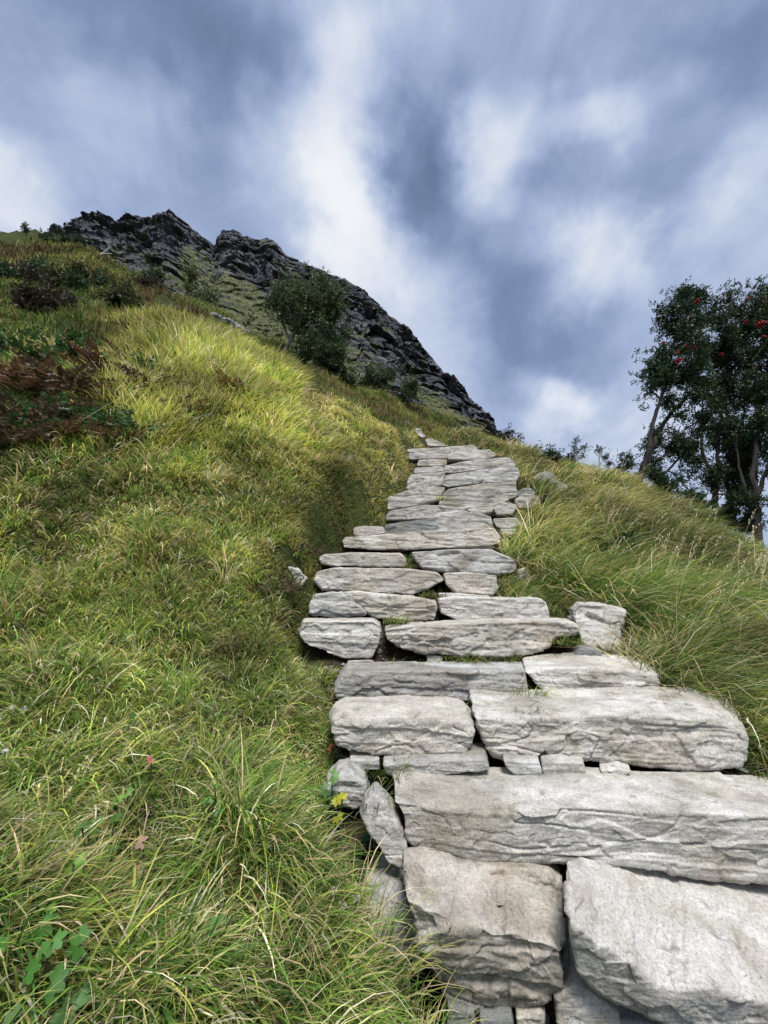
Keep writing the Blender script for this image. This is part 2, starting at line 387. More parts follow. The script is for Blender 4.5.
# ------------------------------------------------------------------ stones
footprints = []
def stone(name, label, poly, D, T, mat='stone_grey', tilt=0.0, amp=1.0, bev=0.022, group=None, cat='stone', rise=0.0, seed=None, sub=1.0, edge=None):
    seed = seed if seed is not None else len(footprints) * 13 + 5
    poly = np.array(poly, float)
    if D > 4.3 and D < 10: poly = poly.mean(0) + (poly - poly.mean(0)) * np.array([1.03, 1.10]); bev = min(bev, .014); amp *= .8
    ymin, ymax = poly[:, 1].min(), poly[:, 1].max()
    pts = []
    for k in range(len(poly)):
        a, b = poly[k], poly[(k + 1) % len(poly)]
        n = max(2, int(np.hypot(*(b - a)) / 1.2))
        for j in range(n):
            pts.append(a + (b - a) * j / n)
    pts = np.array(pts)
    for _ in range(2): pts = (np.roll(pts, 1, 0) + pts * 2 + np.roll(pts, -1, 0)) / 4
    W = np.array([P(a, b, D) for a, b in pts])
    res = D * 0.0026 * sub
    seg = np.hypot(*(np.diff(np.vstack([W, W[:1]])[:, [0, 2]], axis=0).T)); cum = np.concatenate([[0], np.cumsum(seg)])
    N = int(np.clip(cum[-1] / res, 60, 900))
    s = np.linspace(0, cum[-1], N, endpoint=False)
    Wc = np.vstack([W, W[:1]])
    o = np.stack([np.interp(s, cum, Wc[:, k]) for k in range(3)], 1)
    x0, x1 = o[:, 0].min(), o[:, 0].max(); z0, z1 = o[:, 2].min(), o[:, 2].max()
    h = min(z1 - z0, x1 - x0)
    if x1 - x0 >= z1 - z0:
        xs = np.linspace(x0, x1, 60); up = np.array([o[np.abs(o[:, 0] - x) < (x1 - x0) / 25][:, 2].max() for x in xs]); dn = np.array([o[np.abs(o[:, 0] - x) < (x1 - x0) / 25][:, 2].min() for x in xs])
        mx = np.clip(o[:, 0], x0 + h * .42, x1 - h * .42); mz = np.interp(mx, xs, (up + dn) / 2)
    else:
        zs = np.linspace(z0, z1, 60); up = np.array([o[np.abs(o[:, 2] - z) < (z1 - z0) / 25][:, 0].max() for z in zs]); dn = np.array([o[np.abs(o[:, 2] - z) < (z1 - z0) / 25][:, 0].min() for z in zs])
        mz = np.clip(o[:, 2], z0 + h * .42, z1 - h * .42); mx = np.interp(mz, zs, (up + dn) / 2)
    tt = (mz - z0) / (z1 - z0)
    med = np.stack([mx, D + 0 * tt, mz], 1)
    dv = med - o; dl = np.linalg.norm(dv, axis=1, keepdims=True) + 1e-6
    b = min(bev * .6, h * 0.22)
    def ring(inset, dy, frac=None):
        q = o + dv / dl * np.minimum(inset, dl * 0.95) if frac is None else o + dv * frac
        q = q.copy(); q[:, 0] += q[:, 0] / D * dy * .85; q[:, 1] += dy; q[:, 2] += rise * dy; return q
    rings = []
    for f in (0.9, 0.6, 0.3): rings.append(ring(0, T, f))
    rings += [ring(b * 1.5, T), ring(b * .4, T - b * .4), ring(0, T - b)]
    nd_ = max(3, int((T - 2 * b) / (res * 2.2)))
    for k in range(1, nd_): rings.append(ring(0, T - b - (T - 2 * b) * k / nd_))
    rings += [ring(0, b), ring(b * .12, b * .5), ring(b * .4, b * .18), ring(b, 0)]
    nf = max(5, int(h * .5 / res)); f0 = b / max(h * .5, 1e-3)
    for k in range(1, nf + 1):
        f = k / nf
        q = ring(0, -0.10 * b, None); a = ring(b, 0); e = med
        rings.append(a * (1 - f) + e * f)
    V = np.vstack(rings); nr_ = len(rings)
    if tilt:
        qx, qy = pix(np.stack([V[:, 0], np.full(len(V), float(D)), V[:, 2]], 1))
        if edge is None: off = tilt * np.clip((ymax - qy) / (ymax - ymin), 0, 1)
        else:
            e_ = np.array(edge, float); ye = np.interp(qx, e_[:, 0], e_[:, 1]) + 6 * fbm(np.stack([qx * .03, qx * 0, qx * 0], 1), seed, 3)
            dd_ = (ye - qy); off = tilt * np.clip(.5 * (dd_ + np.sqrt(dd_ * dd_ + 60)) / (e_[:, 1].mean() - ymin), 0, 1) + .10 * np.clip((qy - ye) / (ymax - e_[:, 1].mean()), 0, 1)
        V = V * (1 + off / D)[:, None]
    faces = grid_faces(nr_, N, wrap=True)
    # displacement
    me = bpy.data.meshes.new('tmp')
    org = np.array([(x0 + x1) / 2, D + T / 2, (z0 + z1) / 2])
    # approximate outward normals from the ring construction
    def normals(V):
        G = V.reshape(nr_, N, 3)
        du = np.roll(G, -1, 1) - np.roll(G, 1, 1); dvv = np.gradient(G, axis=0)
        n = np.cross(du, dvv); l = np.linalg.norm(n, axis=2, keepdims=True); n = n / np.maximum(l, 1e-9)
        return n.reshape(-1, 3)
    n = normals(V)
    # the normals must point away from the stone's middle
    c = V - org
    if (n * c).sum() < 0: n = -n; flip = True
    else: flip = False
    mn_ = n[-4 * N:-3 * N].mean(0); mn_ /= np.linalg.norm(mn_)
    n[-N:] = mn_; n[-2 * N:-N] = n[-3 * N:-2 * N] * .3 + mn_ * .7; n[-3 * N:-2 * N] = n[-4 * N:-3 * N] * .6 + mn_ * .4
    q = V + seed * 3.1
    sc = np.clip(h / 0.2, 0.35, 1.3)
    ql = q * np.array([1, 1, 2.2])
    slabby = 1.0
    d = 0.012 * sc * facets(ql * 4.2 / sc + 0.12 * fbm(q * 7, seed, 2)[:, None], seed, .7) \
        + 0.0055 * sc * facets(ql * 13 / sc + 0.12 * fbm(q * 20, seed + 2, 2)[:, None], seed + 31, .7) + 0.007 * sc * fbm(q * 5 / sc, seed + 3, 3)
    lay = q[:, 2] * 1.0 + 0.06 * q[:, 0] + 0.012 * fbm(q * 3, seed + 8, 2)
    d += 0.0015 * sc * facets(ql * 42 / sc, seed + 51)
    front = np.clip(-n[:, 1], 0, 1)
    ledge = fbm(np.stack([q[:, 0] * 1.5, q[:, 1] * 1.5, lay * 22 / sc], 1), seed + 9, 2)
    d += front * 0.006 * sc * (sstep(-.12, .12, ledge) - .5)                       # a few clean bedding steps
    d += front * 0.0016 * sc * vnoise(np.stack([q[:, 0] * 3, q[:, 1] * 3, lay * 120 / sc], 1), seed + 19) + 0.0010 * fbm(q * 60, seed + 4, 2)
    d -= 0.007 * sc * np.exp(-(fbm(q * np.array([1.6, 1.6, 5.0]) / sc, seed + 6, 3) / 0.016) ** 2) * sstep(.05, .3, vnoise(q * 3 / sc, seed + 7))
    tread = np.clip(n[:, 2], 0, 1)
    d *= (1 - 0.55 * tread)
    V = V + n * (d * amp)[:, None]
    V = V.reshape(nr_, N, 3)
    V = V.reshape(-1, 3)
    if not flip: faces = faces[:, ::-1]
    faces = faces[:, ::-1]
    ob = mesh_np(name, V, [faces], M[mat], smooth=True)
    bm = bmesh.new(); bm.from_mesh(ob.data); bmesh.ops.remove_doubles(bm, verts=bm.verts, dist=1e-4)
    bmesh.ops.recalc_face_normals(bm, faces=bm.faces); bm.to_mesh(ob.data); bm.free()
    set_origin(ob, (org[0], D + T / 2, z0))
    tag(ob, label, cat, group)
    footprints.append((x0 - .01, x1 + .01, D - .03 + min(tilt, 0), D + T + max(tilt, 0), z1))
    return ob

G1 = 'stones of the stairway'; G2 = 'small stones wedged under the steps'; G3 = 'loose rocks beside the stairway'
S = lambda *a, **k: stone('step_stone', *a, group=G1, **k)
Wd = lambda *a, **k: stone('wedge_stone', *a, group=G2, amp=0.8, bev=0.012, **k)
Rk = lambda *a, **k: stone('rock', *a, group=G3, cat='rock', **k)
# bottom step
S('large rugged pale boulder at the left end of the lowest step, cracked across its top', [(405,867),(443,865),(490,869),(530,871),(550,876),(562,888),(564,920),(563,985),(548,997),(520,1005),(475,1013),(452,1008),(440,993),(430,965),(417,935),(408,908),(404,885)], 1.36, .10, 'stone_warm', tilt=.26, amp=1.2, bev=.02, edge=[(400,893),(425,915),(470,925),(520,935),(563,945)])
S('huge speckled slab with a slanting front, right end of the lowest step', [(570,882),(581,877),(600,881),(654,885),(685,892),(768,899),(900,905),(990,930),(980,1070),(800,1075),(700,1045),(648,1019),(614,1004),(591,990),(576,972),(570,943),(571,920),(569,895)], 1.30, .10, 'stone_granite', tilt=.34, amp=.9, bev=.02, edge=[(565,915),(600,948),(655,978),(700,990),(768,1005),(900,1030)])
Rk('white rugged rock half hidden by grass left of the lowest boulder', [(366,905),(385,890),(405,898),(420,930),(432,965),(400,962),(370,945),(361,925)], 1.50, .22, 'stone_blue', tilt=.08)
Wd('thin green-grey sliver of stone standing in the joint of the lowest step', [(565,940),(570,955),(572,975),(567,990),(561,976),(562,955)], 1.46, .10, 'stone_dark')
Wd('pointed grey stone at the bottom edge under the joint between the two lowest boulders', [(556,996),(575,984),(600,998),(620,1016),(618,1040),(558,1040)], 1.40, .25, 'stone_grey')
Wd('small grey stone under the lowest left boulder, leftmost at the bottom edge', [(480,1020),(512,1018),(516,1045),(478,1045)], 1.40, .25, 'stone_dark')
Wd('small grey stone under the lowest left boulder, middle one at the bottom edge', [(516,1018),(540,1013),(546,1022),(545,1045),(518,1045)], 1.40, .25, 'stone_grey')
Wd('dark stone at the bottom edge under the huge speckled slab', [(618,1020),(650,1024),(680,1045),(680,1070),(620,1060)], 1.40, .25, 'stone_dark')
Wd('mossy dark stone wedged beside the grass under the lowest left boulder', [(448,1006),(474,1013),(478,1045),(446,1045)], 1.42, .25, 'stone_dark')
# second step
S('very long pale layered slab forming the whole second step from the bottom', [(393,801),(430,806),(483,808),(577,807),(663,812),(768,816),(880,822),(900,830),(898,885),(870,893),(768,885),(720,882),(663,874),(625,869),(560,865),(469,860),(446,854),(426,855),(411,849),(404,838),(402,815)], 1.66, .36, 'stone_grey', amp=.8, bev=.022)
Rk('pale grey blade of stone leaning against the left end of the second step', [(376,794),(393,814),(400,832),(406,846),(407,860),(402,869),(387,863),(380,849),(369,834),(361,817),(366,803)], 1.62, .10, 'stone_blue', bev=.015, tilt=.06)
Rk('rough whitish rock in the grass left of the second step', [(326,790),(338,777),(351,774),(366,785),(370,803),(354,813),(340,810),(328,804)], 1.85, .2, 'stone_blue')
Wd('flat grey stone at the far left under the third step', [(349,760),(379,760),(380,771),(362,771),(351,767)], 1.97, .2, 'stone_blue')
Wd('long thin flat stone under the left stone of the third step', [(383,764),(420,762),(486,759),(490,770),(440,777),(403,779),(387,776)], 1.92, .2, 'stone_blue')
Wd('flat rounded grey stone under the left end of the big third step slab', [(503,760),(540,763),(541,776),(515,775),(506,768)], 1.92, .2, 'stone_blue')
Wd('squarish grey stone under the big third step slab', [(541,763),(560,761),(584,764),(586,774),(572,778),(543,775)], 1.93, .2, 'stone_grey')
Wd('tiny stone chip in the dark gap under the big third step slab', [(600,771),(618,768),(632,772),(624,776),(606,776)], 1.95, .1, 'stone_grey')
# third step
S('rounded block with a pitted face at the left of the third step from the bottom', [(333,724),(345,719),(400,717),(450,718),(466,722),(473,731),(470,746),(460,756),(406,759),(357,756),(334,746),(329,735)], 2.00, .30, 'stone_warm', amp=1.3, bev=.04, rise=.1)
S('long thick white slab with a jutting rounded right end, third step from bottom', [(473,716),(500,718),(559,717),(610,715),(660,713),(701,716),(727,722),(745,731),(751,742),(748,760),(743,769),(714,772),(675,772),(626,768),(585,764),(520,760),(492,756),(482,738)], 2.02, .42, 'stone_grey', amp=1.3, bev=.035, rise=.07)
# fourth step
S('long flat-topped grey block at the left of the fourth step from the bottom', [(346,672),(434,671),(525,671),(528,691),(531,699),(521,703),(434,701),(397,704),(363,703),(337,699),(334,691),(340,680)], 2.40, .32, 'stone_blue', bev=.015)
S('wide rounded pale slab at the right of the fourth step from the bottom', [(525,672),(546,668),(585,667),(614,667),(646,672),(658,678),(657,692),(652,701),(610,700),(572,699),(546,693),(536,684)], 2.42, .42, 'stone_grey', bev=.03, rise=.04)
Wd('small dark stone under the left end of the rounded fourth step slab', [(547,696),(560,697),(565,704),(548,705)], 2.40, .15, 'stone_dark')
Wd('small flat pale stones pressed under the rounded fourth step slab', [(568,701),(601,700),(605,705),(590,708),(571,708)], 2.38, .15, 'stone_grey')
# fifth step
S('white rough block at the left of the fifth step from the bottom', [(303,621),(374,621),(380,626),(381,634),(378,646),(372,659),(345,659),(323,653),(303,643),(298,635)], 2.80, .34, 'stone_grey', bev=.02)
S('long brown-stained stone with chipped face, fifth step from the bottom', [(384,630),(400,627),(430,625),(498,622),(567,621),(578,627),(580,634),(564,637),(556,637),(550,647),(526,655),(498,658),(430,654),(423,653),(396,647),(385,639)], 2.80, .36, 'stone_warm', amp=1.4, bev=.02)
Rk('large grey rock leaning in the right bank beside the fifth step', [(580,603),(605,604),(626,610),(622,625),(622,644),(611,653),(599,650),(583,645),(577,628),(571,611)], 2.95, .4, 'stone_grey', tilt=.15, amp=1.8)
Wd('small dark grey stone right of the fifth step, above the rounded slab', [(571,658),(580,648),(594,649),(603,653),(597,659)], 2.75, .2, 'stone_dark')
Wd('small stones under the white block of the fifth step', [(347,661),(372,660),(377,666),(350,668)], 2.80, .2, 'stone_grey')
Wd('small pale stone under the brown-stained fifth step stone', [(426,655),(443,656),(443,667),(428,667)], 2.82, .2, 'stone_grey')
# sixth step
S('blue-grey rounded stone, left end of the sixth step from the bottom', [(314,595),(332,592),(342,592),(355,601),(368,614),(365,617),(334,618),(311,617),(309,605)], 3.20, .34, 'stone_blue')
S('tan stone with a pitted face in the middle of the sixth step from the bottom', [(342,592),(356,592),(396,595),(423,598),(435,601),(438,608),(435,621),(407,622),(390,619),(372,616),(358,603)], 3.22, .34, 'stone_warm', amp=1.3)
S('long white block at the right of the sixth step from the bottom', [(438,599),(446,597),(539,598),(546,602),(550,614),(549,620),(498,621),(457,621),(441,613)], 3.20, .36, 'stone_grey', bev=.015)
# seventh step
S('long pinkish pale slab at the left of the seventh step from the bottom', [(317,571),(334,568),(390,568),(423,570),(438,572),(445,580),(432,587),(414,595),(378,593),(323,591),(314,580)], 3.60, .36, 'stone_warm')
S('blocky grey stone at the right of the seventh step from the bottom', [(444,573),(466,572),(497,575),(498,589),(493,596),(457,592),(446,584)], 3.62, .32, 'stone_grey')
Wd('thin stone strip under the blocky seventh step stone', [(438,593),(456,593),(490,596),(488,599),(440,598)], 3.5, .2, 'stone_grey')
# eighth
S('flat pale stone at the left of the eighth step from the bottom', [(319,557),(325,554),(356,552),(401,553),(406,559),(405,567),(378,567),(334,566),(321,565)], 4.00, .36, 'stone_warm')
S('wide grey slab with a cracked corner, right of the eighth step from bottom', [(411,552),(452,549),(491,549),(502,554),(510,557),(517,562),(518,570),(512,574),(481,574),(452,573),(423,568),(416,561)], 4.00, .38, 'stone_blue')
# ninth
S('long straight cream slab spanning the ninth step from the bottom', [(344,541),(348,537),(374,536),(413,532),(452,531),(491,529),(497,536),(498,543),(489,545),(439,547),(408,549),(361,548),(346,547)], 4.40, .4, 'stone_warm')
Wd('thin stone under the right end of the cream slab', [(455,546),(494,546),(493,550),(456,550)], 4.45, .2, 'stone_grey')
# tenth
S('small tan stone at the far left of the tenth step from the bottom', [(354,528),(364,526),(383,527),(385,533),(364,536),(354,535)], 4.8, .3, 'stone_warm')
S('dark-faced stone in the middle of the tenth step from the bottom', [(386,525),(410,521),(434,519),(440,530),(413,533),(384,535)], 4.85, .4, 'stone_dark')
S('blue-grey block at the right of the tenth step from the bottom', [(435,518),(476,512),(491,517),(492,528),(439,531),(433,524)], 4.85, .42, 'stone_blue')
Wd('small pale stone at the right edge of the tenth step, upper of the pair', [(493,519),(517,518),(521,525),(510,528),(497,527)], 4.9, .3, 'stone_grey')
Wd('small pale stone at the right edge of the tenth step, lower of the pair', [(500,529),(517,529),(516,535),(503,534)], 4.75, .3, 'stone_grey')
# upper flight
S('long thin layered slab under the broad white slab of the upper flight', [(387,519),(388,514),(391,511),(426,505),(457,508),(492,505),(491,512),(476,513),(434,518)], 5.2, .45, 'stone_grey', bev=.02)
Wd('angular dark grey stone at the right end of the layered slab', [(491,505),(505,502),(517,505),(513,513),(497,514)], 5.2, .3, 'stone_blue')
S('grey slab with a dark underside at the left edge of the upper flight', [(388,508),(389,497),(410,490),(434,487),(445,488),(440,498),(413,505)], 5.5, .42, 'stone_grey')
S('broad white layered slab at the right of the upper flight', [(439,506),(441,497),(449,490),(480,485),(515,482),(517,496),(502,502),(491,505),(457,509)], 5.5, .5, 'stone_grey', rise=.1)
S('squarish grey slab at the left, just above the dark-bottomed slab', [(407,488),(408,480),(411,475),(444,473),(442,484),(434,487)], 5.95, .42, 'stone_grey')
S('layered slab at the right directly above the broad white slab', [(442,484),(445,476),(482,470),(516,468),(519,475),(515,481),(474,483),(449,486)], 6.0, .5, 'stone_blue', rise=.1)
S('thin slab at the left of the upper flight, third row below the crest', [(414,473),(415,468),(443,466),(444,472)], 6.4, .42, 'stone_grey')
S('slanting pale slab at the right of the upper flight, third row below the crest', [(445,472),(445,466),(470,461),(508,458),(514,463),(514,468),(482,469),(460,472)], 6.5, .5, 'stone_grey', rise=.1)
S('dull flat slab at the left of the upper flight, second row below the crest', [(417,466),(419,460),(447,459),(446,465)], 6.9, .42, 'stone_warm')
S('cracked grey slab at the right of the upper flight, second row below the crest', [(448,459),(451,452),(489,450),(496,455),(488,459),(470,460)], 7.2, .5, 'stone_grey')
S('flat slab at the left edge just below the crest', [(409,459),(409,453),(449,451),(448,458)], 7.35, .42, 'stone_grey')
S('long slab on the crest of the stairway', [(408,452),(408,449),(432,448),(474,445),(477,450),(449,452)], 7.8, .6, 'stone_grey')
S('narrow stone where the path bends left above the crest', [(428,446),(425,439),(432,439),(449,446)], 9.3, .6, 'stone_grey')
S('pale stone on the far path, second from its top', [(421,438),(412,428),(420,428),(426,437)], 11.5, .8, 'stone_grey', sub=.7)
S('pale stone at the far end of the path in the grass', [(405,427),(405,421),(409,421),(412,427)], 14, .6, 'stone_grey', sub=.7)
# rocks in the banks
Rk('brown-topped rock in the right bank beside the broad white slab, upper of two', [(517,492),(524,488),(532,489),(536,494),(528,497),(518,497)], 5.7, .3, 'stone_dark')
Rk('pale angular rock in the right bank beside the broad white slab, lower of two', [(515,500),(524,494),(538,496),(541,503),(530,508),(518,507)], 5.5, .3, 'stone_warm')
Rk('smooth pale boulder in the grass right of the stairway', [(534,480),(538,474),(547,471),(555,475),(556,482),(545,484)], 6.5, .35, 'stone_blue', amp=.6)
Rk('low pale boulder further right, just below the smooth one', [(550,486),(557,482),(566,484),(568,489),(558,490)], 6.2, .3, 'stone_grey', amp=.6)
Rk('pale stone half buried in grass left of the seventh step', [(268,575),(280,565),(298,568),(307,578),(300,590),(280,590)], 3.5, .3, 'stone_grey')
Rk('mossy brown rock in the right bank under the eighth step', [(517,570),(524,567),(530,575),(532,588),(520,584)], 3.95, .3, 'stone_warm')

# outcrops on the moor
for (poly, lab, D, mt) in [([(140,318),(150,310),(163,316),(172,324),(168,332),(150,328)], 'grey boulder on the heather slope above the light grass', 14, 'stone_dark'),
                       ([(195,320),(212,311),(232,318),(248,330),(250,345),(236,345),(214,336)], 'dark overhanging outcrop below the cliff with a black hollow', 16.5, 'stone_dark'),
                       ([(160,298),(178,291),(196,300),(190,303),(170,302)], 'low dark ledge of rock on the heather slope', 20, 'stone_dark'),
                       ([(106,290),(118,285),(130,287),(126,293),(112,294)], 'small pale outcrop high on the heather slope', 20, 'stone_dark')]:
    stone('outcrop', lab, poly, D, 1.6, mt, amp=D * .55, bev=.3, cat='rock', sub=.8)

# ------------------------------------------------------------------ the mountain
sky_pts = np.array([(20,242),(45,241),(58,236),(66,226),(76,220),(86,217),(95,218),(103,216),(112,221),(120,223),(132,218),(150,218),(158,212),(170,210),(178,217),(190,226),(202,235),(214,243),(222,230),(232,229),(244,236),(256,240),(268,238),(276,242),(286,255),(300,261),(318,268),(330,274),(345,278),(354,284),(366,291),(376,302),(386,312),(398,322),(410,331),(420,344),(432,358),(446,374),(458,386),(470,397),(482,408),(490,416),(493,421),(487,424),(494,432),(505,440)], float)
base_pts = np.array([(20,275),(60,280),(130,315),(200,360),(260,390),(330,408),(400,435),(505,462)], float)
pxs = np.arange(20, 505, 0.62); nt_ = 250; tsv = np.linspace(0, 1, nt_)
ysk = np.interp(pxs, sky_pts[:, 0], sky_pts[:, 1]); yb = np.interp(pxs, base_pts[:, 0], base_pts[:, 1])
Dc = np.interp(pxs, [20, 250, 400, 505], [50, 56, 50, 38]); Db = np.interp(pxs, [20, 250, 505], [33, 31, 30])
TT, PX = np.meshgrid(tsv, pxs, indexing='ij')
def PV(px, py, D):
    u = (px - 384) / F; v = (512 - py) / F
    y = CP - v * SP; z = SP + v * CP
    return np.stack([u / y * D, D, z / y * D], -1)
Bp = PV(pxs, yb, Db); Cp = PV(pxs, ysk, Dc)
prof_t = TT[..., None] ** 0.9
Vm = Bp[None] * (1 - prof_t) + Cp[None] * prof_t
V = Vm.reshape(-1, 3)
ang = math.radians(-33); ca, sa = math.cos(ang), math.sin(ang)
q = np.stack([V[:, 0] * ca + V[:, 2] * sa, V[:, 1] * .6, -V[:, 0] * sa + V[:, 2] * ca], 1)    # along / across the strata
w0 = 0.5 * fbm(V * .25, 91, 3)[:, None]
qs = q * np.array([0.085, .24, 0.30]) + w0
d = 1.6 * facets(qs, 61, .6) + 1.1 * facets(qs * np.array([3.0, 2.4, 2.2]), 62, .75) + 1.0 * fbm(V * .12, 65, 3)
dsm = 0.6 * facets(q * np.array([.8, .9, 1.1]) + w0, 63, .7) + 0.16 * facets(q * np.array([1.3, 2.0, 3.6]), 64, .8)
crest = (1 - TT.ravel()) 
fade = (0.20 + 0.80 * sstep(0.0, 0.12, crest)) * (.35 + .65 * sstep(0, .25, 1 - crest))
dirv = np.array([0.10, -0.85, 0.13])
ppx, ppy = pix(V)
g1 = np.exp(-(((ppy - (268 + (ppx - 200) * .78)) / 22) ** 2)) * sstep(165, 200, ppx) * (1 - sstep(330, 380, ppx))
g2 = np.exp(-(((ppy - (262 + (ppx - 285) * .95)) / 6) ** 2)) * sstep(225, 260, ppx) * (1 - sstep(310, 345, ppx)) * .8
g3 = np.exp(-(((ppy - (400 + (ppx - 430) * .62)) / 9) ** 2)) * sstep(395, 420, ppx) * (1 - sstep(470, 500, ppx))
low = (1 - sstep(0.25, 0.62, TT.ravel())) * (1 - .5 * sstep(360, 420, ppx))
soft = 1 - .78 * np.clip(g1 + g2 + g3 + low, 0, 1); d = d * soft + (1 - soft) * .6 * fbm(V * .5, 66, 4); dsm = dsm * soft
V = V + dirv * (d * fade + dsm * (.40 + .60 * sstep(0.0, 0.06, crest)))[:, None]
# moss: gentle spots, the diagonal gully and the lower slopes
G = V.reshape(nt_, len(pxs), 3)
nn = np.cross(np.gradient(G, axis=1), np.gradient(G, axis=0)); nn /= np.linalg.norm(nn, axis=2, keepdims=True) + 1e-9
upn = np.abs(nn[..., 2]).ravel()
mn = fbm(V * .35, 71, 4)
moss = np.clip(g1 * 1.3 + g2 + g3 * 1.2 + low * 1.0 + (upn - .66) * 2.8 * (0.5 + mn) + mn * .45 - .18, 0, 1)
moss = sstep(.22, .60, moss + .45 * fbm(V * .8, 73, 3))
Vf = V.reshape(nt_, len(pxs), 3)
# back side falls away behind the crest
back = []
for k, (dy, dz) in enumerate([(1.5, -.6), (5, -3), (14, -12), (40, -40), (80, -75)]):
    b = Vf[-1].copy(); b[:, 1] += dy; b[:, 2] += dz; b[:, 0] += dy * .1; back.append(b)
allv = np.concatenate([Vf, np.array(back)], 0); nrr = allv.shape[0]
mo = np.concatenate([moss, np.zeros(5 * len(pxs))])
mt = mesh_np('mountain', allv.reshape(-1, 3), [grid_faces(nrr, len(pxs))], M['cliff'], smooth=False, attr={'moss': mo})
tag(mt, 'dark jagged rocky ridge with mossy ledges falling to the right', 'mountain', kind='structure')

# ------------------------------------------------------------------ blades of grass
def blades(root, length, width, az, lean, curl, c0, c1, segs, side_rand=0.6):
    """vectorised ribbons. lean = start angle from vertical, curl = extra bend to the tip. returns verts, quads, tris, cols"""
    n = len(root); m = segs
    s = np.linspace(0, 1, m + 1)
    dirx, diry = np.sin(az), np.cos(az)
    pts = [root]; p = root.copy()
    for k in range(m):
        th = lean + curl * ((k + .5) / m) ** 1.3
        step = length / m
        p = p + np.stack([dirx * np.sin(th) * step, diry * np.sin(th) * step, np.cos(th) * step], 1)
        pts.append(p)
    sa_ = az + np.pi / 2 + rng.normal(0, side_rand, n)
    side = np.stack([np.sin(sa_), np.cos(sa_), rng.normal(0, .15, n)], 1)
    V = np.empty((n, 2 * m + 1, 3)); C = np.empty((n, 2 * m + 1, 3))
    for k in range(m):
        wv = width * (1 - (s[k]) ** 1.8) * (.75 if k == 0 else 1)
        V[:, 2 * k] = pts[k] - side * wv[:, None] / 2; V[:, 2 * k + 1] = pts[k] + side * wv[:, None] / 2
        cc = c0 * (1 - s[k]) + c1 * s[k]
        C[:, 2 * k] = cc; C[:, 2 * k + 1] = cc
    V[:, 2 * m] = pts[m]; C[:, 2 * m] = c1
    base = (np.arange(n) * (2 * m + 1))[:, None]
    quads = np.concatenate([base + np.array([[2 * k, 2 * k + 1, 2 * k + 3, 2 * k + 2]]) for k in range(m - 1)], 0) if m > 1 else np.zeros((0, 4), int)
    tris = base + np.array([[2 * m - 2, 2 * m - 1, 2 * m]])
    return V.reshape(-1, 3), quads, tris, C.reshape(-1, 3)

class Blades:
    def __init__(s): s.V = []; s.Q = []; s.T = []; s.C = []; s.n = 0
    def add(s, r):
        V, Q, T, C = r
        s.V.append(V); s.Q.append(Q + s.n); s.T.append(T + s.n); s.C.append(C); s.n += len(V)
    def build(s, name, mat, parent=None):
        return mesh_np(name, np.vstack(s.V), [np.vstack(s.Q), np.vstack(s.T)], mat, parent, smooth=False, col=np.vstack(s.C))

FP = np.array(footprints)
def in_stone(x, y, m=0.0):
    r = np.zeros(len(x), bool)
    for a in FP: r |= (x > a[0] - m) & (x < a[1] + m) & (y > a[2] - m) & (y < a[3] - 0.05)
    return r

def scatter(n, phi0, phi1, r0, r1):
    ph = np.radians(rng.uniform(phi0, phi1, n)); R = np.exp(rng.uniform(math.log(r0), math.log(r1), n))
    return R * np.sin(ph), R * np.cos(ph)

GREEN = np.array([0.19, 0.31, 0.055]); DEEP = np.array([0.080, 0.175, 0.040]); LIGHT = np.array([0.50, 0.55, 0.12]); OLIVE = np.array([0.42, 0.43, 0.10])
STRAW = np.array([0.76, 0.62, 0.34]); PALE = np.array([0.86, 0.80, 0.60]); RUST = np.array([0.27, 0.13, 0.06]); BROWN = np.array([0.24, 0.16, 0.085]); GOLD = np.array([0.60, 0.48, 0.14])


